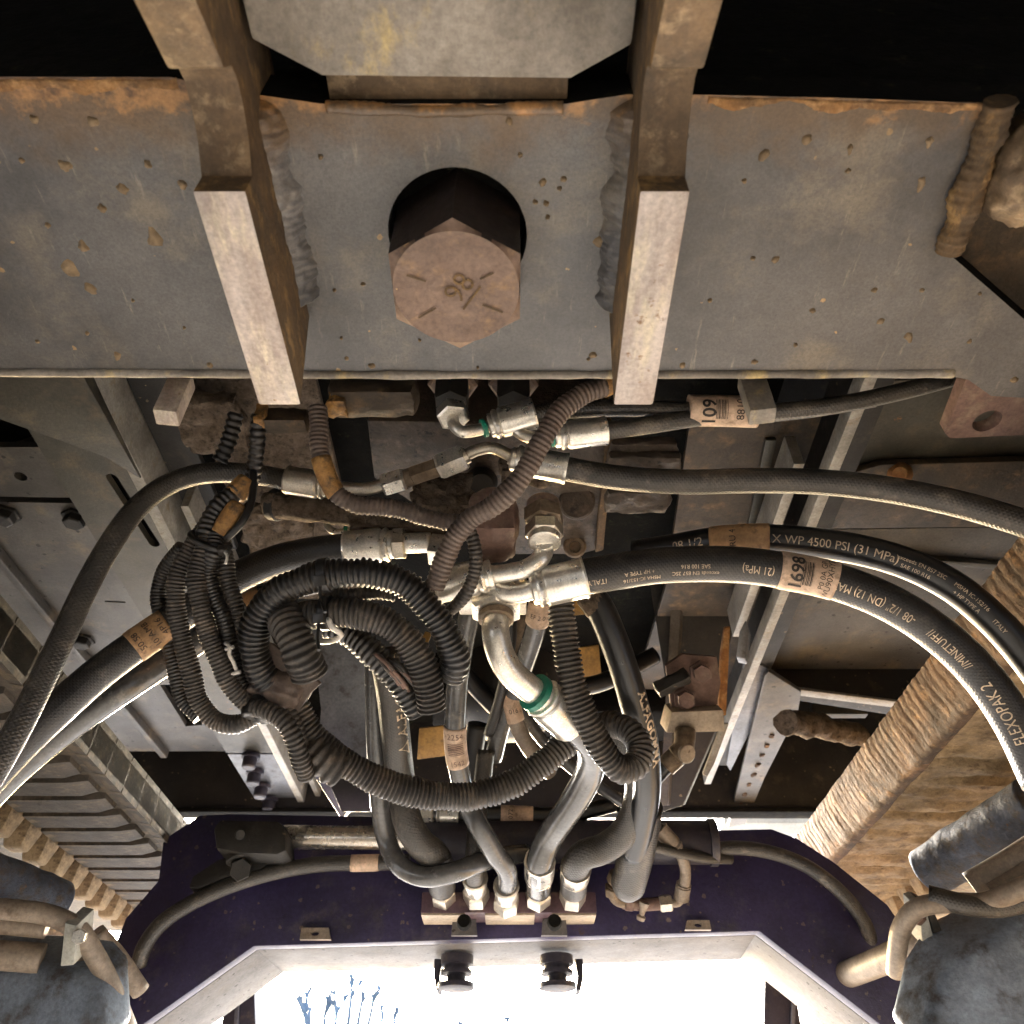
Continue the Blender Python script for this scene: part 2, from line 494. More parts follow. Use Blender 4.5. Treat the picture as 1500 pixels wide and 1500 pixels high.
def lumpy_box(c, sx, sy, sz, amp=0.004, freq=60.0, cuts=14, rot=None, seed=0.0, rounding=0.25):
    bm = bmesh.new()
    bmesh.ops.create_cube(bm, size=1.0)
    bmesh.ops.subdivide_edges(bm, edges=bm.edges, cuts=cuts, use_grid_fill=True)
    for v in bm.verts:
        q = v.co.copy()
        sph = q.normalized() * 0.62
        q = q.lerp(sph, rounding)
        p = Vector((q.x * sx, q.y * sy, q.z * sz))
        nr = Vector((q.x / max(sx, 1e-6), q.y / max(sy, 1e-6), q.z / max(sz, 1e-6))).normalized()
        s = Vector((seed, seed * 0.3, seed * 1.9))
        d = noise.fractal((p + c + s) * freq, 0.9, 2.1, 4) * amp
        p += nr * d
        if rot is not None:
            p = rot @ p
        v.co = p + c
    return bm_mesh(bm, smooth_angle=60)


# ------------------------------------------------------------------ paths and tubes
class Path:
    def __init__(self, pts, step=0.0015):
        pts = [Vector(p) for p in pts]
        if len(pts) == 2:
            pts = [pts[0], pts[0].lerp(pts[1], 0.5), pts[1]]
        ext = [pts[0] * 2 - pts[1]] + pts + [pts[-1] * 2 - pts[-2]]
        dense = []
        for i in range(1, len(ext) - 2):
            p0, p1, p2, p3 = ext[i - 1:i + 3]
            # centripetal knots keep uneven control points from overshooting
            t0 = 0.0
            t1 = t0 + max((p1 - p0).length, 1e-6) ** 0.5
            t2 = t1 + max((p2 - p1).length, 1e-6) ** 0.5
            t3 = t2 + max((p3 - p2).length, 1e-6) ** 0.5
            for k in range(24):
                t = t1 + (t2 - t1) * k / 24
                a1 = p0 * ((t1 - t) / (t1 - t0)) + p1 * ((t - t0) / (t1 - t0))
                a2 = p1 * ((t2 - t) / (t2 - t1)) + p2 * ((t - t1) / (t2 - t1))
                a3 = p2 * ((t3 - t) / (t3 - t2)) + p3 * ((t - t2) / (t3 - t2))
                b1 = a1 * ((t2 - t) / (t2 - t0)) + a2 * ((t - t0) / (t2 - t0))
                b2 = a2 * ((t3 - t) / (t3 - t1)) + a3 * ((t - t1) / (t3 - t1))
                dense.append(b1 * ((t2 - t) / (t2 - t1)) + b2 * ((t - t1) / (t2 - t1)))
        dense.append(ext[-2])
        self.d = dense
        self.cum = [0.0]
        for a, b in zip(dense, dense[1:]):
            self.cum.append(self.cum[-1] + (b - a).length)
        self.L = self.cum[-1]

    def pos(self, s):
        s = min(max(s, 0.0), self.L)
        lo, hi = 0, len(self.cum) - 1
        while hi - lo > 1:
            mid = (lo + hi) // 2
            if self.cum[mid] <= s:
                lo = mid
            else:
                hi = mid
        f = (s - self.cum[lo]) / max(self.cum[hi] - self.cum[lo], 1e-9)
        return self.d[lo].lerp(self.d[hi], f)

    def tan(self, s, e=0.0015):
        return (self.pos(min(s + e, self.L)) - self.pos(max(s - e, 0))).normalized()

    def s_at(self, u, v):
        best, bs = 1e9, 0.0
        for p, s in zip(self.d, self.cum):
            a, b = UVOF(p)
            q = (a - u) ** 2 + (b - v) ** 2
            if q < best:
                best, bs = q, s
        return bs


def tube_mesh(path, rfun, s0=None, s1=None, step=0.003, segs=16, cap=True, wob=0.0, svals=None):
    s0 = 0.0 if s0 is None else s0
    s1 = path.L if s1 is None else s1
    if svals is None:
        n = max(2, int((s1 - s0) / step) + 1)
        svals = [s0 + (s1 - s0) * i / (n - 1) for i in range(n)]
    if not callable(rfun):
        r0 = rfun
        rfun = lambda s: r0
    verts, faces, uvs = [], [], []
    T = path.tan(svals[0])
    N = T.orthogonal().normalized()
    for s in svals:
        T2 = path.tan(s)
        ax = T.cross(T2)
        if ax.length > 1e-7:
            N = Matrix.Rotation(math.atan2(ax.length, T.dot(T2)), 3, ax.normalized()) @ N
        N = (N - T2 * N.dot(T2)).normalized()
        T = T2
        B = T.cross(N)
        p = path.pos(s)
        r = rfun(s)
        for k in range(segs):
            a = 2 * math.pi * k / segs
            rr = r
            if wob:
                rr *= 1 + wob * noise.noise((p + N * math.cos(a) * r + B * math.sin(a) * r) * 90)
            verts.append(p + N * (rr * math.cos(a)) + B * (rr * math.sin(a)))
    m = len(svals)
    rm = max(rfun(svals[m // 2]), 1e-4)
    for i in range(m - 1):
        for k in range(segs):
            k2 = (k + 1) % segs
            faces.append((i * segs + k, i * segs + k2, (i + 1) * segs + k2, (i + 1) * segs + k))
            ca, cb = k / segs * 2 * math.pi * rm, (k + 1) / segs * 2 * math.pi * rm
            uvs += [svals[i], ca, svals[i], cb, svals[i + 1], cb, svals[i + 1], ca]
    if cap:
        faces.append(tuple(range(segs - 1, -1, -1)))
        faces.append(tuple((m - 1) * segs + k for k in range(segs)))
        uvs += [0.0, 0.0] * (2 * segs)
    me = mesh_from(verts, faces, True)
    if cap:
        me.polygons[-1].use_smooth = False
        me.polygons[-2].use_smooth = False
    lay = me.uv_layers.new(name="UVMap")
    lay.data.foreach_set("uv", uvs)
    return me


def corrugated(path, r, pitch=0.0032, depth=0.14, segs=14, s0=None, s1=None, slit=False):
    s0 = 0.0 if s0 is None else s0
    s1 = path.L if s1 is None else s1
    prof = ((0.0, 1 - depth), (0.16, 1 - depth), (0.30, 1.0), (0.5, 1.03), (0.72, 1.0), (0.86, 1 - depth))
    sv, rv = [], {}
    k = 0
    s = s0
    off = r * 911.0
    while s < s1:
        pk = pitch * (1 + 0.16 * noise.noise(Vector((k * 0.9, off, 2.0))))
        sag = 1 + 0.055 * noise.noise(Vector((s * 45, off, 7.0)))
        for f, q in prof:
            x = s + f * pk
            if x > s1:
                break
            sv.append(x)
            rv[x] = r * q * sag * (1 + 0.03 * noise.noise(Vector((k * 1.3, off, 4.0))))
        s += pk
        k += 1
    return tube_mesh(path, lambda x: rv.get(x, r), svals=sv, segs=segs, wob=0.13)


def lathe(a, b, prof, segs=20, lobes=0, lobe_amp=0.0, flat=False, phase=0.0):
    """prof: (fraction along a-b, radius)."""
    ax = b - a
    L = ax.length
    T = ax.normalized()
    up = Vector((0, 0, 1)) if abs(T.z) < 0.9 else Vector((0, 1, 0))
    N = (up - T * up.dot(T)).normalized()
    B = T.cross(N)
    verts, faces = [], []
    for f, r in prof:
        for k in range(segs):
            t = phase + 2 * math.pi * k / segs
            rr = r * (1 + lobe_amp * (1 if math.cos(lobes * t) > 0 else -1)) if lobes else r
            verts.append(a + ax * f + N * (rr * math.cos(t)) + B * (rr * math.sin(t)))
    m = len(prof)
    for i in range(m - 1):
        for k in range(segs):
            k2 = (k + 1) % segs
            faces.append((i * segs + k, i * segs + k2, (i + 1) * segs + k2, (i + 1) * segs + k))
    faces.append(tuple(range(segs - 1, -1, -1)))
    faces.append(tuple((m - 1) * segs + k for k in range(segs)))
    bm = bmesh.new()
    vs = [bm.verts.new(v) for v in verts]
    for f in faces:
        try:
            bm.faces.new([vs[i] for i in f])
        except ValueError:
            pass
    return bm_mesh(bm, smooth_angle=None if flat else 32)


def ferrule(parent, a, b, r, mat="zinc", name="ferrule"):
    """Crimped hose end from the collar at a to the skirt at b."""
    prof = [(0.0, r * 0.72), (0.03, r * 0.80), (0.10, r * 0.80), (0.115, r * 0.95), (0.15, r * 0.99), (0.20, r * 0.93), (0.23, r * 0.86),
            (0.26, r * 0.97), (0.30, r), (0.93, r), (0.965, r * 1.05), (1.0, r * 1.03), (1.0, r * 0.9)]
    return link(name, lathe(a, b, prof, 32, 8, 0.016), mat, parent)


def hexnut(parent, a, b, r, mat="zinc", name="nut", phase=0.3):
    prof = [(0.0, r * 0.80), (0.0, r * 0.86), (0.10, r), (0.90, r), (1.0, r * 0.86), (1.0, r * 0.80)]
    return link(name, lathe(a, b, prof, 6, flat=True, phase=phase), mat, parent)


def collar(parent, a, b, r, mat="zinc", name="collar", segs=22):
    prof = [(0.0, r * 0.9), (0.12, r), (0.88, r), (1.0, r * 0.9)]
    return link(name, lathe(a, b, prof, segs), mat, parent)


def metal_pipe(parent, pts, r, mat="zinc", name="elbow", segs=18):
    p = Path(pts)
    return link(name, tube_mesh(p, r, step=0.0016, segs=segs), mat, parent)


def weld(parent, pts, r, mat="beam_rust", name="weld_bead"):
    p = Path(pts)
    return link(name, tube_mesh(p, lambda s: r * (0.85 + 0.05 * math.sin(s * 1900 + 2 * noise.noise(Vector((s * 200, 5, 1)))) + 0.35 * noise.noise(Vector((s * 70, 3, 1)))), step=0.0009, segs=12, wob=0.5), mat, parent)


def fillet(parent, x, sgn, y0, y1, h, w, mat, name="weld_fillet", seed=0.0):
    """Fillet weld in the corner between the face at height h and an upright at x; sgn is the side of the open corner."""
    vs, fs = [], []
    n, rows = 220, 9
    for i in range(n):
        f = i / (n - 1)
        y = y0 + (y1 - y0) * f
        end = min(1.0, f / 0.05, (1 - f) / 0.03) ** 0.5
        ww = w * end * (1 + 0.45 * noise.fractal(Vector((y * 70, seed, 1.0)), 0.9, 2.0, 4))
        hh = w * 1.05 * end * (1 + 0.4 * noise.fractal(Vector((y * 60, seed, 9.0)), 0.9, 2.0, 4))
        for j in range(rows):
            g = j / (rows - 1)
            bulge = 0.10 * w * math.sin(math.pi * g) * (1 + 0.22 * math.sin(y * 2100 + 2.2 * (g - 0.5) ** 2 * 4)) + 0.0009 * noise.noise(Vector((y * 260, g * 5, seed)))
            px, pz = ww * (1 - g), hh * g
            vs.append(V(x + sgn * (px + bulge * 0.7 - 0.0004), y, h + 0.0004 - pz - bulge * 0.7))
    for i in range(n - 1):
        for j in range(rows - 1):
            fs.append((i * rows + j, i * rows + j + 1, (i + 1) * rows + j + 1, (i + 1) * rows + j))
    return link(name, mesh_from(vs, fs, True), mat, parent)


def ragged_strip(parent, a, b, w0, w1, h, mat, name="rust_scale", seed=0.0, thick=0.0016, n=150):
    """Flaking crust under an edge that runs from a to b (x, y), ragged on its far side, lying under the height h."""
    vs, fs = [], []
    rows = 7
    for i in range(n):
        f = i / (n - 1)
        x, y = a[0] + (b[0] - a[0]) * f, a[1] + (b[1] - a[1]) * f
        w = w0 + (w1 - w0) * (0.5 + 0.9 * noise.fractal(Vector((x * 55, seed, 1.0)), 0.8, 2.2, 5))
        w = max(w, 0.0012)
        for j in range(rows):
            g = j / (rows - 1)
            z = thick * (1 - g ** 2.5) * (0.7 + 0.9 * noise.noise(Vector((x * 240, (y + w * g) * 240, seed))))
            if j in (0, rows - 1):
                z = -0.0006
            vs.append(V(x, y + w * g, h - z))
    for i in range(n - 1):
        for j in range(rows - 1):
            fs.append((i * rows + j, i * rows + j + 1, (i + 1) * rows + j + 1, (i + 1) * rows + j))
    return link(name, mesh_from(vs, fs, True), mat, parent)


def cable_tie(u, v, t, path, r, label, mat="tie_black", head=True):
    """A strap round a path at the pixel u, v, with its square head towards the camera."""
    s = path.s_at(u, v)
    w = 0.0024
    root = thing("cable_tie", label, "cable tie", path.pos(s))
    link("strap", tube_mesh(path, r, s - w, s + w, step=0.0008, segs=20), mat, root)
    if head:
        c = path.pos(s)
        e = (CAM - c)
        T = path.tan(s)
        e = (e - T * e.dot(T)).normalized()
        side = T.cross(e)
        rot = Matrix((T, side, e)).transposed()
        q = c + e * (r + 0.0012) + side * (r * 0.25)
        link("head", box(q, 0.0062, 0.0056, 0.0036, 0.0006, rot), mat, root)
        tail = Path([q, q + side * 0.009 + e * 0.003, q + side * 0.016 + e * 0.009 + T * 0.003])
        link("tail", tube_mesh(tail, 0.0009, step=0.001, segs=6), mat, root)
    return root


# ------------------------------------------------------------------ lettering on round hoses
def text_mesh(s, size, bold=0.0):
    cu = bpy.data.curves.new("lettering", 'FONT')
    cu.body = s
    cu.size = size
    cu.resolution_u = 3
    cu.offset = bold
    ob = bpy.data.objects.new("lettering_source", cu)
    COL.objects.link(ob)
    dg = bpy.context.evaluated_depsgraph_get()
    dg.update()
    me = bpy.data.meshes.new_from_object(ob.evaluated_get(dg))
    tb_ = bmesh.new()
    tb_.from_mesh(me)
    bmesh.ops.triangulate(tb_, faces=tb_.faces)
    tb_.verts.ensure_lookup_table()
    tb_.verts.index_update()
    vs = [v.co.copy() for v in tb_.verts]
    fs = [tuple(v.index for v in f.verts) for f in tb_.faces]
    tb_.free()
    bpy.data.objects.remove(ob)
    bpy.data.curves.remove(cu)
    bpy.data.meshes.remove(me)
    return vs, fs


def on_hose(path, s, phi, r):
    c = path.pos(s)
    T = path.tan(s)
    e = CAM - c
    e = (e - T * e.dot(T)).normalized()
    f = T.cross(e)
    return c + e * (r * math.cos(phi)) + f * (r * math.sin(phi))


def letter(parent, path, r, s, text, size, mat, phi0=0.0, flip=False, across=False, bold=0.0, name="lettering", xs=1.0):
    """Lettering laid on the hose from arc length s on; across: the line runs round the hose."""
    vs, fs = text_mesh(text, size, bold)
    out = []
    mid = (max(v.x for v in vs) + min(v.x for v in vs)) / 2 if across else 0.0
    for v in vs:
        x, y = (v.x - mid) * xs, v.y - size * 0.33
        if flip:
            x, y = -x, -y
        if across:
            x, y = -y, x
        out.append(on_hose(path, s + x, phi0 - y / r, r + 0.00032))
    return link(name, mesh_from(out, fs), mat, parent)


def sleeve(parent, path, r, s0, s1, mat="label_paper", name="label_sleeve"):
    return link(name, tube_mesh(path, lambda s: r + 0.0005 + 0.0002 * noise.noise(Vector((s * 300, 1, 2))), s0, s1, step=0.002, segs=24), mat, parent)


def barcode(parent, path, r, s0, s1, phi0, phi1, n=13, mat="ink", along=False):
    """Bars printed on a label sleeve, running round the hose (or along it)."""
    verts, faces = [], []
    rnd = random.Random(int(s0 * 1e5))
    for i in range(n):
        w = (s1 - s0) / n * rnd.uniform(0.25, 0.7)
        a = s0 + (s1 - s0) * i / n
        k = len(verts)
        m = 5
        for j in range(m):
            ph = phi0 + (phi1 - phi0) * j / (m - 1)
            verts += [on_hose(path, a, ph, r + 0.0009), on_hose(path, a + w, ph, r + 0.0009)]
        for j in range(m - 1):
            faces.append((k + 2 * j, k + 2 * j + 1, k + 2 * j + 3, k + 2 * j + 2))
    return tag(link("barcode", mesh_from(verts, faces), mat, parent), kind="stuff")


def path_px(pts):
    return Path([p if isinstance(p, Vector) else P(*p) for p in pts])


def hose(name, label, pts, r, mat="rubber", cat="hose", group=None, segs=28, part="rubber_cover", step=0.004):
    path = path_px(pts) if not isinstance(pts, Path) else pts
    low = min(path.d, key=lambda p: p.z)
    root = thing(name, label, cat, low, group)
    link(part, tube_mesh(path, r, step=step, segs=segs), mat, root)
    return root, path


def conduit(name, label, pts, r, mat="conduit_black", pitch=0.0032, depth=0.14, group=None, segs=14):
    path = path_px(pts)
    low = min(path.d, key=lambda p: p.z)
    root = thing(name, label, "conduit", low, group)
    link("corrugated_sleeve", corrugated(path, r, pitch, depth, segs), mat, root)
    return root, path


def V(x, y, h):
    return Vector((x, y, CAM.z + h))


def plate_h(name, px, h, thick, mat, parent=None, bevel=0.001, holes=None):
    pts = [PH(u, v, h) for u, v in px]
    if holes:
        return link(name, prism_holes(pts, holes, Vector((0, 0, thick))), mat, parent)
    return link(name, prism(pts, Vector((0, 0, thick)), bevel), mat, parent)


def plate_xy(name, x0, x1, y0, y1, h, thick, mat, parent=None, bevel=0.001, holes=None):
    pts = [V(x0, y0, h), V(x1, y0, h), V(x1, y1, h), V(x0, y1, h)]
    if holes:
        return link(name, prism_holes(pts, holes, Vector((0, 0, thick))), mat, parent)
    return link(name, prism(pts, Vector((0, 0, thick)), bevel), mat, parent)


def web_y(name, px, y, thick, mat, parent=None, bevel=0.001):
    return link(name, prism([PY(u, v, y) for u, v in px], Vector((0, thick, 0)), bevel), mat, parent)


# ================================================================== the setting
g = mesh_from([(-80, -80, 0), (80, -80, 0), (80, 80, 0), (-80, 80, 0)], [(0, 1, 2, 3)])
tag(link("ground", g, "soil"), "bare brown soil under and around the machine", "ground", kind="structure")


def bare_tree(base, height, seed, label):
    rnd = random.Random(seed)
    root = thing("bare_tree", label, "tree", base, "bare trees beyond the opening")
    segs = {"trunk": [], "crown": []}

    def grow(p, d, L, r, depth, part):
        q = p + d * L
        segs[part].append((p, q, r, r * 0.8))
        if depth <= 0:
            return
        for k in range(3):
            nd = (d + Vector((rnd.uniform(-1, 1), rnd.uniform(-1, 1), rnd.uniform(-0.1, 0.5))) * 0.55).normalized()
            grow(p.lerp(q, rnd.uniform(0.55, 1.0)), nd, L * rnd.uniform(0.5, 0.8), max(r * 0.75, 0.055), depth - 1, "crown")

    fork = base + Vector((0, 0, height * 0.55))
    segs["trunk"].append((base, fork, 0.24, 0.17))
    for k in range(9):
        f = (k - 4) / 4.0
        tip = base + Vector((f * height * 0.24 + rnd.uniform(-0.1, 0.1), rnd.uniform(-0.6, 0.6), height * (0.80 + rnd.uniform(-0.03, 0.08) - 0.07 * abs(f))))
        st_ = fork - Vector((0, 0, rnd.uniform(0, 0.8)))
        segs["trunk"].append((st_, tip, 0.13, 0.09))
        grow(tip, Vector((f * 0.25, 0, 1)).normalized(), height * rnd.uniform(0.08, 0.15), 0.085, 2, "crown")

    k_ = height / max(q.z for lst in segs.values() for _, q, _, _ in lst)
    segs = {nm: [(base + (a - base) * k_, base + (b - base) * k_, r0, r1) for a, b, r0, r1 in lst] for nm, lst in segs.items()}
    for nm, lst in segs.items():
        vs, fs = [], []
        for a, b, r0, r1 in lst:
            T = (b - a).normalized()
            N = T.orthogonal().normalized()
            B = T.cross(N)
            k = len(vs)
            for c, r in ((a, r0), (b, r1)):
                for j in range(4):
                    t = j * math.pi / 2
                    vs.append(c + N * r * math.cos(t) + B * r * math.sin(t))
            for j in range(4):
                fs.append((k + j, k + (j + 1) % 4, k + 4 + (j + 1) % 4, k + 4 + j))
        link(nm, mesh_from(vs, fs, True), "bark", root)


bare_tree(Vector((-4.75, 27, 0)), 5.65, 5, "bare pale tree seen through the arch, crown just above the lower edge")
bare_tree(Vector((-0.2, 34, 0)), 6.0, 11, "distant bare tree whose twig tops barely show below the hanging pins")

# ================================================================== machine body above
body = thing("machine_body", "dark underside of the machine body with unseen walls added at the sides and rear to block light", "machine body", V(0, 0.3, 0.62))
plate_xy("roof_panel", -0.66, 0.66, -1.25, 1.03, 0.62, 0.012, "dark_steel", body)  # carried back past the camera to keep rear light out
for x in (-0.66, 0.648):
    plate_xy("side_light_block", x, x + 0.012, -1.25, 1.03, -0.04, 0.655, "dark_steel", body)  # unseen walls added so that light enters only from the front
link("rear_light_block", prism([V(-0.64, -0.80, -0.12), V(0.64, -0.80, -0.12), V(0.64, -0.80, 0.615), V(-0.64, -0.80, 0.615)], Vector((0, 0.012, 0)), 0.001), "dark_steel", body)  # unseen wall added behind the camera to stop light from the rear
link("rear_shade_sheet", prism([V(-0.64, 0.116, 0.328), V(0.64, 0.116, 0.328), V(0.64, 0.116, 0.615), V(-0.64, 0.116, 0.615)], Vector((0, 0.012, 0)), 0.001), "black_shade_grime", body)  # black sheet put in as the deep shade behind the beam

# ================================================================== crossbeam with the big bolt
HB = 0.303
beam = thing("chassis_crossbeam", "wide grey-brown steel crossbeam with two ribs and a big bolt hole", "crossbeam", V(0, 0.17, HB))
BX, BY = -0.0225, 0.1655
hole = circle_pts(V(BX, BY, HB), Vector((0.0288, 0, 0)), Vector((0, 0.0288, 0)), 40)
plate_h("face_plate", [(-260, 112), (250, 113), (345, 134), (470, 152), (830, 152), (920, 138), (1040, 139), (1250, 144), (1462, 152), (1425, 262), (1388, 370), (1620, 572),
                       (1620, 590), (1452, 580), (1418, 556), (1396, 552), (600, 554), (-260, 549)], HB, 0.020, "beam_paint", beam, holes=[hole])
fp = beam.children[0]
fp.data.materials.append(MATS["black_shade_grime"])  # back-facing faces coloured black as the shade behind the plate
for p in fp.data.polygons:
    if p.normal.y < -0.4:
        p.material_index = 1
# lip along the front edge, paler paint for the light it catches
lip = Path([PH(-260, 544, HB - 0.0001), PH(300, 547, HB - 0.0001), PH(600, 549, HB - 0.0001), PH(1000, 548, HB - 0.0001), PH(1396, 547, HB - 0.0001)])
link("lit_front_lip", tube_mesh(lip, lambda s: 0.0022 + 0.0004 * noise.noise(Vector((s * 60, 0, 0))), step=0.003, segs=10, wob=0.2), "back_plate_paint", beam)
link("bolt_bore", tube_mesh(Path([V(BX, BY, HB + 0.019), V(BX, BY, HB + 0.05), V(BX, BY, HB + 0.09)]), 0.036, step=0.01, segs=28, cap=True), "black_shade_grime", beam)

RIBP = [(0.2046, 0.306), (0.2224, 0.2625), (0.1267, 0.2625), (0.1267, 0.2735), (0.117, 0.2795), (0.107, 0.2825), (0.0985, 0.2830), (0.0935, 0.2805), (0.0915, 0.2725),
        (0.0697, 0.2625), (-0.08, 0.236), (-0.08, 0.33), (0.11, 0.33)]


def rib(x0, x1, wide=0.0):
    bm = bmesh.new()
    vs = [bm.verts.new(V(x0, y, h)) for y, h in RIBP]
    f = bm.faces.new(vs)
    r = bmesh.ops.extrude_face_region(bm, geom=[f])
    bmesh.ops.translate(bm, vec=(x1 - x0, 0, 0), verts=[x for x in r["geom"] if isinstance(x, bmesh.types.BMVert)])
    bmesh.ops.recalc_face_normals(bm, faces=bm.faces)
    bevel_bm(bm, 0.0013, 2, 20)
    bmesh.ops.recalc_face_normals(bm, faces=bm.faces)
    me = bm_mesh(bm, smooth_angle=40)
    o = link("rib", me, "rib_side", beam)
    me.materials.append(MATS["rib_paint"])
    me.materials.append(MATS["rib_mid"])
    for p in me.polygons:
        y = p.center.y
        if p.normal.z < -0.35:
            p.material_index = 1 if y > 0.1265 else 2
    return o


rib(-0.1100, -0.0916)
rib(0.0440, 0.0614)
# plate between the ribs, behind the bolt, with cut corners
HC = 0.299
cpts = [V(-0.0905, -0.08, HC - 0.006), V(0.0435, -0.08, HC - 0.006)] + [PH(u, v, HC) for u, v in ((926, 66), (836, 116), (472, 112), (368, 58))]
link("centre_plate", prism(cpts, Vector((0, 0, 0.014)), 0.0015), "back_plate_paint", beam)
link("backing_strip", box(V(-0.0235, 0.108, 0.3135), 0.088, 0.030, 0.012, 0.001), "rib_mid", beam)
weld(beam, [PH(u, v, HB) for u, v in ((478, 157), (560, 160), (650, 162), (740, 160), (825, 158))], 0.0024, "beam_paint")
fillet(beam, -0.0914, 1, 0.112, 0.196, HB, 0.0075, "beam_paint", seed=1.0)
fillet(beam, 0.0438, -1, 0.112, 0.200, HB, 0.0075, "beam_paint", seed=4.0)
fillet(beam, -0.1102, -1, 0.112, 0.200, HB, 0.0045, "beam_paint", seed=6.0)
fillet(beam, 0.0616, 1, 0.112, 0.200, HB, 0.0045, "beam_paint", seed=8.0)


def xy(u, v):
    p = PH(u, v, HB)
    return p.x, p.y


ragged_strip(beam, xy(-260, 114), xy(258, 114), 0.0025, 0.0065, HB, "beam_rust", seed=1.0, thick=0.0009)
ragged_strip(beam, xy(1038, 140), xy(1450, 151), 0.002, 0.0050, HB, "beam_rust", seed=5.0, thick=0.0009)
weld(beam, [PH(u, v, HB - 0.001) for u, v in ((1464, 148), (1444, 215), (1418, 290), (1388, 368))], 0.0068, "rib_side")
# shelf behind the diagonal cut at the right, and the rusty pipe end in it
plate_h("corner_gusset", [(1462, 152), (1640, 152), (1640, 640), (1470, 540), (1380, 400)], 0.335, 0.008, "chassis_brown", beam)
link("rusty_boss", lumpy_box(PH(1512, 240, 0.304), 0.026, 0.038, 0.028, 0.0030, 90, 18, seed=4.0, rounding=0.9), "rib_mid", beam)
# dried mud spots and drips thrown against the face plate
vs, fs = [], []


def blob(u, v, rpx, tail=None):
    k = len(vs)
    c = PH(u, v, HB)
    r = rpx * 0.32 / FPX
    n, rings = 14, ((1.0, -0.0003), (0.75, 0.0007), (0.35, 0.0012))
    d = (PH(*tail, HB) - c) if tail else None
    for f, z in rings:
        for j in range(n):
            t = 2 * math.pi * j / n
            q = Vector((math.cos(t), math.sin(t), 0)) * r * f * (1 + 0.55 * noise.noise(Vector((u * 0.37 + math.cos(t) * 1.3, v * 0.29 + math.sin(t) * 1.3, 1.0))))
            if d is not None and q.dot(d) > 0:
                q = q + d * f * 0.22 * max(0.0, (q.normalized().dot(d.normalized()))) ** 2
            vs.append(c + q - Vector((0, 0, z)))
    for i in range(2):
        for j in range(n):
            fs.append((k + i * n + j, k + i * n + (j + 1) % n, k + (i + 1) * n + (j + 1) % n, k + (i + 1) * n + j))
    fs.append(tuple(k + 2 * n + j for j in range(n)))


for b_ in ((50, 175, 6), (136, 178, 7), (95, 243, 9), (180, 277, 9), (216, 240, 6), (150, 305, 7), (70, 330, 5), (267, 270, 7), (228, 352, 13, (212, 312)), (122, 362, 8, (116, 345)), (104, 396, 13, (92, 374)), (134, 424, 9, (118, 405)),
           (128, 488, 4), (32, 235, 4), (195, 440, 3), (270, 480, 3), (172, 520, 6, (170, 545)), (308, 535, 6), (55, 500, 4), (1182, 205, 8), (1136, 380, 6), (1103, 378, 4), (1290, 470, 6), (1280, 425, 5), (1350, 425, 4), (1190, 455, 5), (1040, 440, 4),
           (1105, 530, 6), (1000, 535, 6), (1165, 505, 4), (1090, 265, 4), (1242, 250, 4), (1435, 430, 3), (1330, 492, 7, (1345, 520)), (1120, 225, 7, (1102, 250)), (1350, 265, 6, (1332, 325)), (1362, 205, 5, (1352, 240)), (1245, 215, 4, (1240, 260)), (1420, 500, 4), (1485, 556, 7),
           (762, 227, 4), (795, 268, 6), (826, 262, 5), (784, 296, 4), (800, 298, 5), (820, 276, 4), (802, 318, 4), (868, 520, 7), (862, 526, 3), (508, 525, 4), (532, 416, 4), (545, 536, 6), (700, 538, 3), (878, 355, 9, (884, 335)), (490, 425, 3), (470, 230, 4), (746, 178, 5), (500, 495, 3), (615, 498, 3)):
    blob(*b_)
tag(link("dried_mud", mesh_from(vs, fs, True), "splash", beam), kind="stuff")
# tabs welded under the front edge
for u, v, w, m in ((256, 584, 0.0115, "rib_paint"), (1108, 582, 0.0130, "back_plate_paint")):
    c = P(u, v, 0.397)
    link("tab", box(c, w, 0.010, 0.030, 0.0012, Matrix.Rotation(math.radians(8 if u < 750 else -8), 3, 'Z')), m, beam)
lug_hole = circle_pts(PH(1446, 617, 0.318), Vector((0.0073, 0, 0)), Vector((0, 0.0075, 0)), 20)
plate_h("drilled_lug", [(1416, 552), (1384, 634), (1392, 642), (1530, 636), (1560, 560)], 0.318, 0.008, "primer_red", beam, holes=[lug_hole])

bolt = thing("hex_bolt", "large rusty hexagon bolt head stamped 98 in the crossbeam", "bolt", V(-0.0225, 0.175, 0.278))
HX, HY, RF = -0.0225, 0.1752, 0.0258


def hexr(t):
    a = (t + math.pi / 6) % (math.pi / 3)
    return RF / math.cos(a - math.pi / 6)


vs, fs = [], []
NB = 72
rings = [(0.345, None, 1.0), (0.2800, None, 1.0), (0.2780, RF * 0.985, 1.0), (0.2783, RF * 0.90, 1.0), (0.2783, RF * 0.5, 1), (0.2783, 0.0005, 1)]
for h, rr, _ in rings:
    for k in range(NB):
        t = 2 * math.pi * k / NB
        r = hexr(t)
        if rr == "mix":
            r = min(r, RF * 1.02)
        elif rr is not None:
            r = rr
        vs.append(V(HX + r * math.cos(t), HY + r * math.sin(t), h))
for i in range(len(rings) - 1):
    for k in range(NB):
        k2 = (k + 1) % NB
        fs.append((i * NB + k, i * NB + k2, (i + 1) * NB + k2, (i + 1) * NB + k))
bm = bmesh.new()
bv = [bm.verts.new(v) for v in vs]
for f in fs:
    bm.faces.new([bv[i] for i in f])
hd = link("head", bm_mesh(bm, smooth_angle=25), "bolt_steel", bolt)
hd.data.materials.append(MATS["shaded_bolt_side"])  # upright sides near black: their shade is put into the colour
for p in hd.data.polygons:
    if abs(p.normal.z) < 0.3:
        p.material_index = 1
tv, tf = text_mesh("98", 0.0130, -0.0001)
ang = math.radians(55)
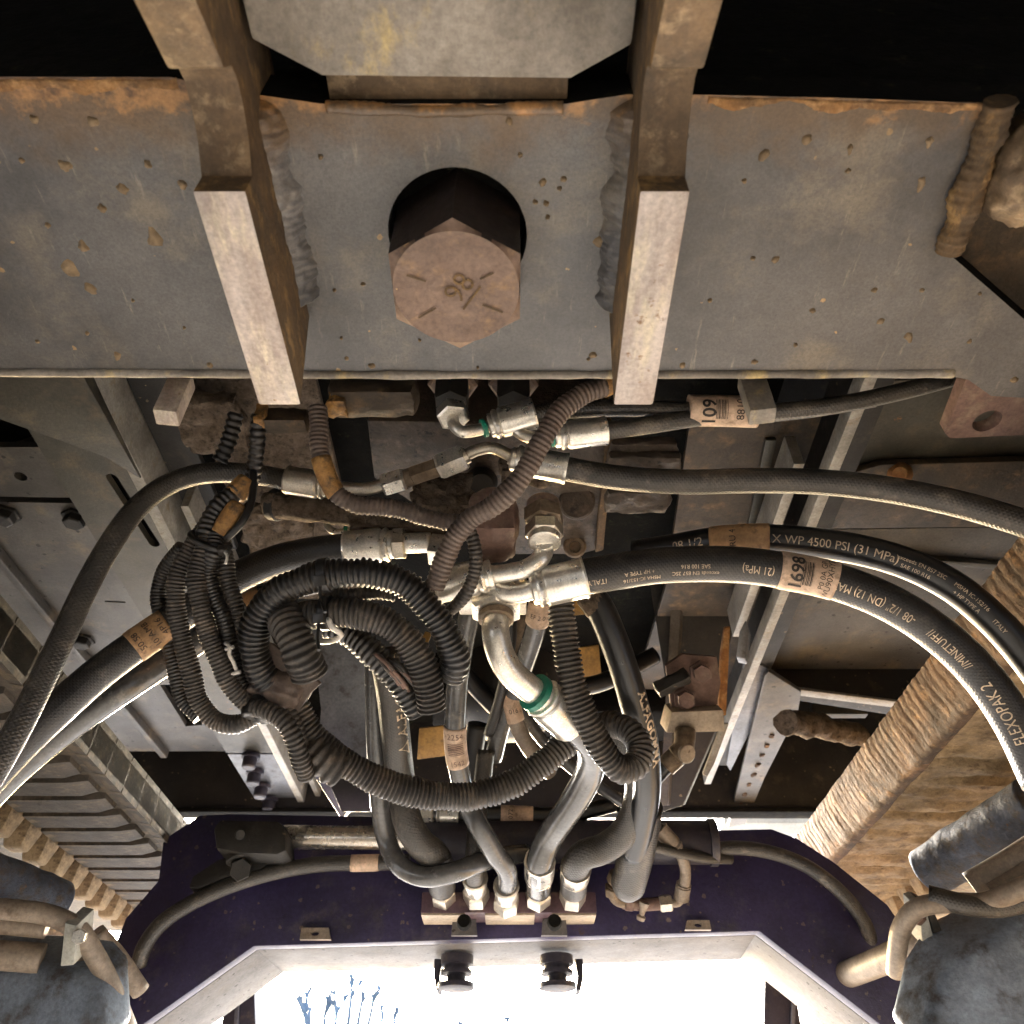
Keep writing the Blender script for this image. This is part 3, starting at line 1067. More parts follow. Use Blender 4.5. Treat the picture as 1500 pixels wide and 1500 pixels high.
X, Y = Vector((math.cos(ang), -math.sin(ang), 0)), Vector((-math.sin(ang), -math.cos(ang), 0))
tw_ = max(v.x for v in tv)
o0 = V(HX + 0.0006, HY - 0.0012, 0.2777) - X * (tw_ / 2) - Y * 0.0050
link("stamp", mesh_from([o0 + X * v.x + Y * v.y for v in tv], tf), "rib_side", bolt)
for cx, cy, L, a in ((0.0062, 0.0036, 0.013, 55), (-0.0155, -0.0055, 0.008, -20), (-0.0125, 0.0105, 0.009, 32), (0.0145, 0.0085, 0.009, -24), (0.0125, -0.0065, 0.006, 28)):
    a = math.radians(a)
    X, Y = Vector((math.cos(a), -math.sin(a), 0)), Vector((math.sin(a), math.cos(a), 0))
    c = V(HX + cx, HY + cy, 0.2777)
    link("stamp", mesh_from([c - X * L / 2 - Y * 0.0004, c + X * L / 2 - Y * 0.0004, c + X * L / 2 + Y * 0.0004, c - X * L / 2 + Y * 0.0004], [(0, 1, 2, 3)]), "rib_side", bolt)

# ================================================================== chassis rails, floor plates and crossmembers
lr = thing("chassis_rail", "long pale-edged chassis rail with a slot, running under the bundled conduits", "rail", V(-0.30, 0.7, 0.40))
slot = slot_pts(PH(164, 700, 0.40), PH(226, 796, 0.40), 0.0042, Vector((0, 0, 1)))
plate_xy("flange", -0.330, -0.2735, 0.30, 0.86, 0.40, 0.006, "chassis_olive", lr, holes=[slot])
plate_xy("flange", -0.330, -0.2735, 0.864, 1.07, 0.40, 0.006, "steel_blue", lr)
plate_xy("edge_bar", -0.2730, -0.2640, 0.29, 1.07, 0.394, 0.05, "rail_light", lr)
plate_xy("inner_bar", -0.2520, -0.2455, 0.44, 1.0, 0.402, 0.04, "rail_light", lr)
for u, v in ((368, 1106), (374, 1130), (384, 1150), (396, 1170), (409, 1190)):
    p = PH(u, v, 0.398)
    b = link("bolt_head", lathe(p, p - Vector((0, 0, 0.016)), [(0, 0.0105), (0.25, 0.0105), (0.26, 0.008), (0.9, 0.0078), (1, 0.0065)], 14), "arch_dark", lr)

rr_ = thing("chassis_rail", "narrow bright-edged chassis rail crossing behind the two printed hoses", "rail", V(0.226, 0.6, 0.40))
link("edge_bar", prism([V(0.2190, 0.30, 0.388), V(0.2270, 0.30, 0.388), V(0.2390, 0.92, 0.388), V(0.2310, 0.92, 0.388)], Vector((0, 0, 0.014)), 0.0008), "rail_light", rr_)
link("web", prism([V(0.2290, 0.30, 0.4025), V(0.2470, 0.30, 0.4025), V(0.2600, 0.90, 0.4025), V(0.2432, 0.90, 0.4025)], Vector((0, 0, 0.05)), 0.0008), "dark_steel", rr_)
link("inner_bar", prism([V(0.2020, 0.395, 0.402), V(0.2100, 0.395, 0.402), V(0.2130, 0.62, 0.402), V(0.2050, 0.62, 0.402)], Vector((0, 0, 0.03)), 0.0008), "rail_light", rr_)
link("gusset_blade", prism([P(1078, 962, 0.70), P(1083, 925, 0.70), P(1092, 908, 0.70), P(1097, 922, 0.70), P(1092, 965, 0.70)], Vector((0.004, 0.01, 0)), 0.0008), "steel_blue", rr_)

fl = thing("floor_plate", "grey slotted floor plate above the rubber track, left of the conduits", "plate", V(-0.45, 0.65, 0.43))
holes = [slot_pts(PH(-30, 731, 0.43), PH(104, 733, 0.43), 0.0033, Vector((0, 0, 1))),
         slot_pts(PH(155, 881, 0.43), PH(182, 882, 0.43), 0.0012, Vector((0, 0, 1))),
         slot_pts(PH(226, 992, 0.43), PH(241, 992, 0.43), 0.0014, Vector((0, 0, 1))),
         slot_pts(PH(256, 992, 0.43), PH(268, 992, 0.43), 0.0014, Vector((0, 0, 1))),
         [PH(u, v, 0.43) for u, v in ((234, 1003), (262, 1003), (292, 1032), (296, 1062), (272, 1064))],
         circle_pts(PH(30, 698, 0.43), Vector((0.005, 0, 0)), Vector((0, 0.005, 0)), 12)]
plate_xy("sheet", -0.66, -0.3302, 0.405, 0.92, 0.43, 0.006, "chassis_grey", fl, holes=holes)
for u, v in ((10, 752), (112, 757), (122, 936)):
    p = PH(u, v, 0.430)
    link("bolt_head", lathe(p, p - Vector((0, 0, 0.009)), [(0, 0.0115), (0.25, 0.0115), (0.26, 0.0085), (0.9, 0.0085), (1, 0.007)], 6, flat=True), "dark_steel", fl)
link("folded_edge", prism([V(-0.452, 0.405, 0.421), V(-0.444, 0.405, 0.421), V(-0.424, 0.92, 0.421), V(-0.432, 0.92, 0.421)], Vector((0, 0, 0.0088)), 0.001), "chassis_grey", fl)

ol = thing("side_plate", "olive painted plate tucked under the crossbeam in the far corner", "plate", V(-0.36, 0.36, 0.385))
link("sheet", prism([PH(-200, 540, 0.385), PH(118, 545, 0.385), PH(206, 702, 0.392), PH(158, 672, 0.392), PH(-200, 512, 0.385)], Vector((0, 0, 0.01)), 0.001), "chassis_olive", ol)
arc = Path([P(-60, 690, 0.62), P(0, 668, 0.62), P(50, 652, 0.62), P(96, 630, 0.62)])
link("curved_rim", tube_mesh(arc, 0.007, step=0.004, segs=12), "chassis_brown", ol)

md = thing("mud_plate", "speckled dark plate beside the rail, below the crossbeam edge", "plate", V(-0.25, 0.4, 0.42))
plate_xy("sheet", -0.2630, -0.2350, 0.27, 0.52, 0.425, 0.006, "dark_steel", md)
cl = thing("clod_shelf", "shelf caked in pitted brown mud next to the black connector", "shelf", V(-0.2, 0.4, 0.43))
plate_xy("sheet", -0.2345, -0.140, 0.27, 0.62, 0.445, 0.006, "mud", cl)
link("mud_crust", lumpy_box(P(312, 620, 0.56), 0.046, 0.05, 0.012, 0.004, 90, 12, seed=2.0), "mud", cl)
link("mud_crust", lumpy_box(P(410, 790, 0.62), 0.050, 0.075, 0.012, 0.005, 110, 14, seed=5.0), "mud", cl)

ce = thing("centre_floor", "floor plate above the hanging hoses, coloured black as deep shade", "plate", V(0, 0.7, 0.5))
plate_xy("sheet", -0.2440, 0.2185, 0.26, 0.985, 0.50, 0.006, "black_shade_grime", ce)  # black colour stands for the unlit void above the hoses
plate_xy("sheet", -0.648, -0.2445, 0.30, 0.985, 0.52, 0.006, "black_shade_grime", ce)  # dark sheet added to keep the floor plate cutout from showing sky
bp_ = thing("dusty_shield", "dusty brown panel between the valve block and the bright rail", "panel", V(0.16, 0.5, 0.44))
link("sheet", prism([PH(1010, 622, 0.445), PH(1236, 600, 0.445), PH(1168, 790, 0.445), PH(1075, 1010, 0.445), PH(930, 1010, 0.445), PH(975, 860, 0.445)], Vector((0, 0, 0.006)), 0.001), "chassis_brown", bp_)
link("seam_strip", prism([PH(1120, 640, 0.4445), PH(1136, 640, 0.4445), PH(1082, 880, 0.4445), PH(1070, 880, 0.4445)], Vector((0, 0, -0.004)), 0.001), "chassis_olive", bp_)

ro = thing("side_plate", "olive plate with a folded ledge under the right end of the crossbeam", "plate", V(0.3, 0.42, 0.42))
plate_h("sheet", [(1253, 560), (1640, 545), (1640, 676), (1300, 682), (1216, 716)], 0.42, 0.006, "chassis_olive", ro)
plate_h("ledge", [(1246, 694), (1290, 681), (1640, 672), (1640, 770), (1205, 775), (1222, 720)], 0.412, 0.006, "chassis_brown", ro)
dm = lathe(PH(1318, 694, 0.411), PH(1318, 694, 0.404), [(0, 0.009), (0.5, 0.0085), (1, 0.005)], 16)
link("dimple", dm, "rust_orange", ro)
rp = thing("floor_plate", "dusty floor plate above the two printed hoses, right of the bright rail", "plate", V(0.35, 0.65, 0.45))
plate_h("sheet", [(1205, 776), (1660, 770), (1660, 1010), (1120, 985), (1110, 960)], 0.445, 0.006, "chassis_grey", rp)
link("fold", prism([PH(1190, 800, 0.444), PH(1660, 835, 0.444), PH(1660, 843, 0.444), PH(1190, 806, 0.444)], Vector((0, 0, -0.006)), 0.001), "chassis_olive", rp)

cm = thing("crossmember", "black far crossmember spanning behind the arch top", "crossmember", V(0, 1.0, 0.385))
link("web", prism([V(-0.65, 0.99, 0.386), V(0.65, 0.99, 0.386), V(0.65, 0.99, 0.618), V(-0.65, 0.99, 0.618)], Vector((0, 0.012, 0)), 0.001), "dark_steel", cm)
link("flange", prism([V(-0.65, 0.985, 0.380), V(0.65, 0.985, 0.380), V(0.65, 1.008, 0.380), V(-0.65, 1.008, 0.380)], Vector((0, 0, 0.0055)), 0.001), "black_shade_grime", cm)
pb_ = thing("pale_bumper", "pale bumper bar glimpsed through the gap right of the arch", "bumper", V(0.5, 1.22, 0.43))
link("bar", prism([PY(1060, 1181, 1.2), PY(1290, 1181, 1.2), PY(1290, 1206, 1.2), PY(1060, 1206, 1.2)], Vector((0, 0.06, 0)), 0.002), "cream_paint", pb_)
dr = thing("crossmember", "dark box crossmember with a light lower edge behind the muddy track", "crossmember", V(0.36, 0.75, 0.40))
web_y("web", [(1125, 952), (1480, 968), (1480, 1052), (1170, 1005), (1120, 1000)], 0.75, 0.03, "dark_steel", dr)
link("lower_edge", prism([PY(1168, 1006, 0.748), PY(1400, 1036, 0.748), PY(1400, 1039, 0.748), PY(1168, 1010, 0.748)], Vector((0, 0.012, 0)), 0.0004), "rail_light", dr)
link("hanger_plate", prism([PY(1190, 1020, 0.80), PY(1272, 1030, 0.80), PY(1272, 1046, 0.80), PY(1190, 1046, 0.80)], Vector((0, 0.01, 0)), 0.0005), "chassis_olive", dr)
bk = thing("folded_bracket", "grey folded bracket with a notched edge beside the arch top", "bracket", V(0.25, 0.8, 0.37))
plate_h("plate", [(1120, 990), (1126, 984), (1174, 1014), (1169, 1044), (1120, 1140), (1092, 1208), (1066, 1212)], 0.394, 0.004, "chassis_grey", bk)
plate_h("web", [(1090, 968), (1118, 976), (1172, 1012), (1150, 1068), (1100, 1070), (1070, 1130), (1064, 1120)], 0.400, 0.004, "steel_blue", bk)
for k in range(9):
    f = k / 8
    p = PH(1078 + (1130 - 1078) * f, 1192 - (1192 - 1078) * f, 0.3935)
    link("notch_clod", lumpy_box(p, 0.005, 0.007, 0.002, 0.0015, 200, 4, seed=k * 1.3), "mud_rusty", bk)
st = thing("mud_pipe", "mud-coated stub pipe poking out behind the folded bracket", "pipe", P(1210, 1065, 0.78))
link("tube", tube_mesh(Path([P(1150, 1058, 0.74), P(1200, 1064, 0.77), P(1262, 1078, 0.80)]), 0.0115, step=0.003, segs=14, wob=0.4), "mud", st)

# transverse steering cylinder above the arch
cy = thing("hydraulic_cylinder", "hydraulic cylinder with bare chrome rod lying along the arch top", "cylinder", PA(700, 1240, 0.63))
link("rod", tube_mesh(Path([PA(415, 1226, 0.63), PA(500, 1227, 0.63), PA(640, 1229, 0.63)]), 0.0090, step=0.02, segs=24), "chrome", cy)
link("barrel", tube_mesh(Path([PA(618, 1230, 0.63), PA(800, 1232, 0.63), PA(1040, 1234, 0.63)]), 0.0160, step=0.03, segs=28), "arch_dark", cy)
collar(cy, PA(1036, 1234, 0.63), PA(1050, 1234, 0.63), 0.0172, "arch_dark", "end_cap")
link("rod_eye", prism([PA(u, v, 0.60) for u, v in ((312, 1212), (322, 1200), (406, 1202), (418, 1210), (419, 1246), (406, 1252), (350, 1250), (316, 1243))], Vector((0, 0.034, 0)), 0.003), "dark_steel", cy)
link("eye_pin", lathe(PA(352, 1222, 0.612), PA(352, 1222, 0.592), [(0, 0.0042), (0.9, 0.0042), (1, 0.0032)], 16), "dark_steel", cy)
pl = thing("pivot_lug", "dark curved pivot lug below the cylinder's rod eye", "lug", PA(345, 1280, 0.63))
link("plate", prism([PA(u, v, 0.622) for u, v in ((276, 1300), (282, 1284), (318, 1260), (340, 1252), (380, 1252), (396, 1262), (380, 1274), (352, 1278), (318, 1290), (290, 1302))], Vector((0, 0.012, 0)), 0.0015), "dark_steel", pl)
collar(pl, PA(352, 1274, 0.618), PA(352, 1274, 0.608), 0.0085, "dark_steel", "bolt_head", 6)
collar(pl, PA(356, 1250, 0.615), PA(356, 1262, 0.615), 0.0125, "dark_steel", "bush", 20)

# ================================================================== arch plate with the opening to the sky
ar = thing("arch_plate", "dark violet arch plate whose pale flange frames the bright opening", "arch", PA(750, 1370))
inner = [(168, 1530), (372, 1386), (1112, 1364), (1340, 1540)]
front = [(30, 1540), (150, 1430), (184, 1345), (232, 1290), (239, 1230), (293, 1194), (336, 1192), (560, 1196), (1036, 1216), (1130, 1214), (1168, 1228), (1222, 1263), (1300, 1325),
         (1352, 1400), (1420, 1460), (1500, 1540)] + inner[::-1]
link("front_face", prism([PA(u, v) for u, v in front], Vector((0, 0.012, 0)), 0.0012), "arch_paint", ar)
FD = Vector((0.004, 0.076, 0))
for a, b in zip(inner, inner[1:]):
    A, B = PA(*a) + Vector((0, 0.0125, 0)), PA(*b) + Vector((0, 0.0125, 0))
    nrm = (B - A).cross(FD).normalized()
    if nrm.z < 0:
        nrm = -nrm
    d = (B - A).normalized() * 0.0004
    link("flange", prism([A - d, B + d, B + d + FD, A - d + FD], nrm * 0.008, 0.001), "flange_paint", ar)
    A2, B2 = PA(*a) - Vector((0, 0.0006, 0)), PA(*b) - Vector((0, 0.0006, 0))
for u0, u1, v0, v1 in ((441, 486, 1362, 1379), (1002, 1040, 1351, 1365)):
    link("drilled_tab", prism_holes([PA(u, v) + Vector((0, -0.006, 0)) for u, v in ((u0, v1), (u0 + 3, v0), (u1 - 3, v0), (u1, v1))],
                                    [circle_pts(PA((u0 + u1) / 2, (v0 + v1) / 2) + Vector((0, -0.006, 0)), Vector((0.0032, 0, 0)), Vector((0, 0, 0.0016)), 12)], Vector((0, 0.004, 0))), "pipe_beige", ar)
for u in (680, 812):
    link("manifold_bracket", prism_holes([PA(a, b, 0.648) for a, b in ((u - 19, 1370), (u - 17, 1346), (u + 17, 1346), (u + 19, 1370))],
                                         [circle_pts(PA(u, 1357, 0.648), Vector((0.0040, 0, 0)), Vector((0, 0, 0.0035)), 14)], Vector((0, 0.004, 0))), "flange_paint", ar)

# hanging pins under the flange
for u, lab in ((670, "dark hanging pin under the flange, nearer the bare tree"), (815, "dark hanging pin under the flange, farther from the bare tree")):
    hp = thing("hanging_pin", lab, "pin", PA(u, 1450, 0.72), "pins hanging under the arch flange")
    a, b = PA(u, 1400, 0.70), PA(u, 1400, 0.70) - Vector((0, 0, 0.045))
    q = PA(u, 1400, 0.70).z - PA(u, 1450, 0.70).z
    b = a - Vector((0, 0, q))
    link("shank", lathe(a, b, [(0, 0.013), (0.28, 0.013), (0.30, 0.010), (0.42, 0.010), (0.44, 0.0125), (0.56, 0.0125), (0.58, 0.0075), (0.8, 0.0075), (0.82, 0.0145), (0.97, 0.0145), (1, 0.012)], 18), "arch_dark", hp)
for u, s, lab in ((642, -1, "thin curved hook plate beside the hanging pin nearer the bare tree"), (848, 1, "thin curved hook plate beside the hanging pin farther from the bare tree")):
    hk = thing("hook_plate", lab, "hook", PA(u, 1450, 0.70), "hook plates under the arch flange")
    link("plate", prism([PA(u + s * x, v, 0.70) for x, v in ((6, 1404), (7, 1430), (3, 1450), (-4, 1450), (-2, 1430), (-6, 1404))], Vector((0, 0.02, 0)), 0.001), "arch_dark", hk)
# posts of the blade arms seen at both sides of the opening
for px, lab in ((((318, 1530), (330, 1462), (372, 1420), (376, 1530)), "dark upright blade arm filling the opening's left corner"),
                (((1118, 1530), (1120, 1420), (1168, 1462), (1180, 1530)), "dark upright blade arm filling the opening's right corner")):
    ba = thing("blade_arm", lab, "arm", PY(px[0][0], 1530, 0.95))
    link("post", prism([PY(u, v, 0.95) for u, v in px], Vector((0, 0.05, 0)), 0.003), "arch_dark", ba)
    uo = 346 if px[0][0] < 700 else 1162
    link("hose_clip", prism([PY(uo + a, b, 0.945) for a, b in ((-5, 1530), (-2, 1468), (4, 1468), (2, 1530))], Vector((0, 0.004, 0)), 0.001), "steel_blue", ba)

# ================================================================== rubber tracks
def lug_mesh(sgn):
    # a transverse bar with sloping flanks, standing down from the belt
    pr = [(-0.0138, 0), (-0.0118, -0.0060), (0.0118, -0.0060), (0.0138, 0)]
    v, f = [], []
    for x in (0.0, 0.012, 0.074):
        k = 1.0 if x else 0.6
        for y, z in pr:
            v.append((sgn * x, y * (1 if x else 0.8), z * k))
    for i in range(2):
        for j in range(3):
            f.append((i * 4 + j, i * 4 + j + 1, i * 4 + 4 + j + 1, i * 4 + 4 + j))
    f += [(3, 2, 1, 0), (8, 9, 10, 11)]
    bm = bmesh.new()
    vv = [bm.verts.new(x) for x in v]
    for q in f:
        bm.faces.new([vv[i] for i in q])
    bevel_bm(bm, 0.0012, 1, 25)
    return bm_mesh(bm, smooth_angle=40)


def tooth_mesh():
    v = [(-0.012, -0.012, 0), (0.012, -0.012, 0), (0.012, 0.012, 0), (-0.012, 0.012, 0), (-0.007, -0.007, -0.022), (0.007, -0.007, -0.022), (0.007, 0.007, -0.022), (-0.007, 0.007, -0.022)]
    f = [(3, 2, 1, 0), (4, 5, 6, 7), (0, 1, 5, 4), (1, 2, 6, 5), (2, 3, 7, 6), (3, 0, 4, 7)]
    bm = bmesh.new()
    vv = [bm.verts.new(x) for x in v]
    for q in f:
        bm.faces.new([vv[i] for i in q])
    bmesh.ops.recalc_face_normals(bm, faces=bm.faces)
    bevel_bm(bm, 0.0025, 2, 25)
    return bm_mesh(bm, smooth_angle=50)


def edge_mesh(sgn):
    # stepped edge block of the belt
    pr = [(0, 0.002), (0, 0.030), (-0.012, 0.034), (-0.016, 0.024), (-0.010, 0.004)]
    v, f = [], []
    for y in (-0.0151, 0.0151):
        for x, z in pr:
            v.append((sgn * x, y, z))
    n = len(pr)
    for j in range(n):
        f.append((j, (j + 1) % n, n + (j + 1) % n, n + j))
    f += [tuple(range(n - 1, -1, -1)), tuple(range(n, 2 * n))]
    bm = bmesh.new()
    vv = [bm.verts.new(x) for x in v]
    for q in f:
        bm.faces.new([vv[i] for i in q])
    bevel_bm(bm, 0.001, 1, 25)
    return bm_mesh(bm, smooth_angle=40)


def track(sgn, xin, h, label, mats):
    # sgn -1: left of the camera, +1: right
    root = thing("rubber_track", label, "track", V(sgn * (xin + 0.1), 0.5, h), "rubber tracks of the machine")
    x0, x1 = sorted((sgn * xin, sgn * (xin + 0.20)))
    y0, y1, pitch = 0.10, 0.96, 0.0315
    plate_xy("belt", x0, x1, y0, y1, h, 0.024, mats[0], root, 0.003)
    lm, tm, em = lug_mesh(sgn), tooth_mesh(), edge_mesh(-sgn)
    for me, mt in ((lm, mats[0]), (tm, mats[1]), (em, mats[0])):
        me.materials.append(MATS[mt])
    n = int((y1 - y0) / pitch)
    for i in range(n):
        y = y0 + pitch * (i + 0.5)
        for nm, me, loc in ((() if sgn > 0 else (("edge_block", em, V(sgn * xin, y, h - 0.004)),)) + (("lug", lm, V(sgn * (xin + 0.014), y, h)), ("drive_tooth", tm, V(sgn * (xin + 0.100), y + pitch * 0.5, h)))):
            o = bpy.data.objects.new(nm, me)
            COL.objects.link(o)
            o.parent = root
            o.matrix_parent_inverse = CHAIN(root).inverted()
            o.location = loc
    # lower run on the ground
    plate_xy("lower_run", x0, x1, -0.7, 1.2, -0.165, 0.03, mats[0], root, 0.003)
    return root


track(-1, 0.290, 0.237, "brown rubber track with clean stepped lugs, below the long bare hose", ("track_rubber", "track_tooth"))
rt = track(1, 0.278, 0.240, "rubber track thickly caked in tan mud", ("track_mud", "track_mud"))
# mud crust pressed between the lugs of the muddy track
vs, fs = [], []
nx, ny = 40, 150
for j in range(ny):
    for i in range(nx):
        x = 0.284 + 0.094 * i / (nx - 1)
        y = 0.22 + 0.72 * j / (ny - 1)
        n1 = noise.fractal(Vector((x * 26, y * 85, 1.0)), 0.9, 2.0, 5)
        n2 = noise.noise(Vector((x * 14, y * 30, 4.0)))
        furrow = max(0.0, math.sin(y * 2 * math.pi / 0.0315 + 1.1 * n2)) ** 3 * max(0.0, n2 + 0.35)
        z = 0.2315 + 0.0030 * n1 + 0.006 * furrow
        if i in (0, nx - 1):
            z += 0.008
        vs.append(V(x, y, z))
for j in range(ny - 1):
    for i in range(nx - 1):
        fs.append((j * nx + i, j * nx + i + 1, (j + 1) * nx + i + 1, (j + 1) * nx + i))
tag(link("mud_crust", mesh_from(vs, fs, True), "track_mud", rt), kind="stuff")

vs, fs = [], []
EP = ((0.006, -0.0088), (0.000, -0.0085), (-0.0030, -0.0060), (-0.0075, 0.006), (-0.0115, 0.018), (-0.0125, 0.027), (-0.006, 0.031), (0.006, 0.032))
NE = 640
for j in range(NE):
    y = 0.11 + 0.84 * j / (NE - 1)
    tooth = 1.0 if (y / 0.0079) % 1.0 > 0.3 else 0.0
    for i, (dx, dz) in enumerate(EP):
        q = 0.0013 * noise.fractal(Vector((dx * 60, y * 45, dz * 60)), 0.9, 2.0, 4) + (0.00055 * tooth if i > 2 else 0.0)
        vs.append(V(0.2795 + dx - q, y, 0.240 + dz))
for j in range(NE - 1):
    for i in range(7):
        fs.append((j * 8 + i, j * 8 + i + 1, (j + 1) * 8 + i + 1, (j + 1) * 8 + i))
tag(link("caked_edge", mesh_from(vs, fs, True), "mud_rusty", rt), kind="stuff")

# track frames, travel motors and their pipes at the two lower corners
for sgn, lab in ((-1, "muddy track frame under the stepped rubber track"), (1, "rust and mud covered track frame under the muddy track")):
    tfm = thing("track_carriage", lab, "track frame", V(sgn * 0.42, 0.6, 0.0), "track frames")
    link("side_plate", lumpy_box(V(sgn * 0.405, 0.62, 0.085), 0.02, 0.62, 0.13, 0.006, 28, 16, seed=3.0 + sgn), "mud_rusty", tfm)
    link("foot", lumpy_box(V(sgn * 0.352, 0.650, 0.075), 0.13, 0.05, 0.11, 0.006, 40, 14, seed=6.0 + sgn), "mud_rusty", tfm)
    link("top_ridge", lumpy_box(V(sgn * 0.388, 0.58, 0.165), 0.03, 0.36, 0.045, 0.007, 45, 16, seed=9.0 + sgn), "mud_rusty", tfm)
def guard(name, label, px, t, tilt):
    root = thing(name, label, "guard", P(px[0][0], px[0][1], t))
    pts = [P(u, v, t + tilt * (v - 1420) / 100.0) for u, v in px]
    link("plate", prism(pts, FV * 0.04, 0.007, 4), "motor_paint", root)
    return root


gd = guard("track_guard", "soft blue-grey guard plate filling the bottom right corner", [(1350, 1560), (1372, 1462), (1398, 1418), (1436, 1388), (1500, 1352), (1600, 1310), (1600, 1560)], 0.445, -0.02)
gd = guard("track_guard", "stained blue-grey guard plate filling the bottom left corner", [(-90, 1412), (60, 1418), (122, 1426), (144, 1452), (150, 1560), (-90, 1560)], 0.475, -0.02)
rl = thing("track_roller", "blue steel track roller behind the muddy drive teeth on the right", "roller", P(1430, 1240, 0.52))
link("drum", tube_mesh(Path([P(1362, 1276, 0.56), P(1440, 1226, 0.53), P(1520, 1176, 0.50)]), 0.0165, step=0.0022, segs=40, wob=0.06), "roller_paint", rl)
rl = thing("track_roller", "blue steel track roller behind the drive teeth on the left", "roller", P(30, 1300, 0.50))
link("drum", tube_mesh(Path([P(-60, 1268, 0.50), P(10, 1294, 0.53), P(84, 1322, 0.56)]), 0.0150, step=0.0022, segs=36, wob=0.06), "roller_paint", rl)

# ================================================================== valve block and what is bolted round it
vb = thing("valve_block", "mud-stained hydraulic valve block hanging below the crossbeam", "valve block", P(760, 720, 0.47))
plate_h("body", [(538, 616), (640, 618), (888, 634), (884, 700), (872, 806), (850, 812), (706, 812), (640, 760), (548, 700)], 0.372, 0.07, "block_steel", vb)
link("end_plate", prism([PH(888, 640, 0.366), PH(899, 640, 0.366), PH(884, 806, 0.366), PH(872, 810, 0.366)], Vector((0, 0, 0.06)), 0.001), "rib_side", vb)
link("bolt_lug", lathe(PH(842, 801, 0.3715), PH(842, 801, 0.366), [(0, 0.0085), (0.6, 0.0085), (0.8, 0.007), (0.8, 0.0045), (0.4, 0.0040)], 18), "zinc_dirty", vb)
link("cast_boss", lathe(PH(845, 735, 0.3718), PH(845, 735, 0.367), [(0, 0.013), (0.8, 0.0125), (1, 0.011)], 20), "block_steel", vb)
link("cast_boss", lathe(PH(705, 705, 0.3718), PH(705, 712, 0.355), [(0, 0.0115), (0.8, 0.0105), (1, 0.008)], 16), "dark_steel", vb)
link("spool_cap", lumpy_box(P(722, 770, 0.455), 0.026, 0.030, 0.030, 0.003, 60, 10, seed=1.0, rounding=0.35), "primer_red", vb)
link("mud_cake", lumpy_box(P(650, 735, 0.487), 0.036, 0.022, 0.026, 0.0045, 120, 16, seed=7.0), "mud", vb)
link("mud_cake", lumpy_box(P(600, 768, 0.487), 0.070, 0.016, 0.018, 0.0045, 150, 18, seed=8.0), "mud", vb)
link("mud_cake", lumpy_box(P(770, 690, 0.475), 0.030, 0.014, 0.014, 0.003, 130, 10, seed=12.0), "mud", vb)
# cast fins at the block's side
for u0, v0, u1, v1 in ((895, 668, 985, 655), (892, 690, 990, 672), (890, 735, 975, 728)):
    a, b = P(u0, v0, 0.50), P(u1, v1, 0.51)
    link("cast_fin", lumpy_box((a + b) / 2, (b - a).length, 0.020, 0.0075, 0.0022, 120, 10, seed=u0 * 0.1), "block_steel", vb)

for u, lab in ((663, "rusty hexagon port fitting with a bright elbow nut below it"), (752, "rusty hexagon port fitting half hidden by a crimped ferrule")):
    pf = thing("port_fitting", lab, "fitting", P(u, 580, 0.45), "hexagon port fittings under the crossbeam edge")
    top = P(u, 566, 0.462)
    hexnut(pf, top + Vector((0, 0, 0.012)), top, 0.0150, "bolt_steel", "port_hexagon", 0.5)
    collar(pf, top + Vector((0, 0, 0.002)), top - Vector((0, 0, 0.016)), 0.0108, "dark_steel", "adapter", 6)

so = thing("solenoid", "tan dirty solenoid coil under the crossbeam edge beside the rib", "solenoid", P(545, 582, 0.46))
link("coil", lumpy_box(P(548, 578, 0.46), 0.050, 0.020, 0.020, 0.0018, 90, 12, seed=4.0, rounding=0.3), "chassis_brown", so)
link("cap", lumpy_box(P(496, 590, 0.455), 0.010, 0.012, 0.012, 0.003, 150, 8, seed=14.0), "tape_orange", so)
cn = thing("connector", "grimy rectangular connector hanging by the rib end", "connector", P(420, 615, 0.45))
link("housing", lumpy_box(P(418, 616, 0.455), 0.026, 0.010, 0.011, 0.0012, 120, 10, seed=2.2, rounding=0.15), "chassis_brown", cn)
link("clip", lumpy_box(P(383, 610, 0.452), 0.006, 0.008, 0.014, 0.001, 150, 6, seed=3.3), "tape_orange", cn)
sc2 = thing("solenoid", "grey mud-covered solenoid tube above the thick hose's ferrule", "solenoid", P(450, 745, 0.50))
link("tube", tube_mesh(Path([P(392, 738, 0.50), P(450, 746, 0.495), P(520, 752, 0.49)]), 0.0090, step=0.003, segs=16, wob=0.35), "mud", sc2)
collar(sc2, P(398, 738, 0.50), P(412, 741, 0.498), 0.0103, "dark_steel", "end_ring")
fb = thing("port_ring", "small steel ring fitting with green seal behind the thick hose", "fitting", P(500, 775, 0.51))
metal_pipe(fb, [P(478, 760, 0.515), P(482, 774, 0.51), P(498, 780, 0.505), P(514, 777, 0.505)], 0.0022, "zinc_bright", "elbow")
collar(fb, P(505, 779, 0.505), P(510, 778, 0.505), 0.0036, "seal_green", "seal")

# ================================================================== hydraulic hoses
GH = "hydraulic hoses"
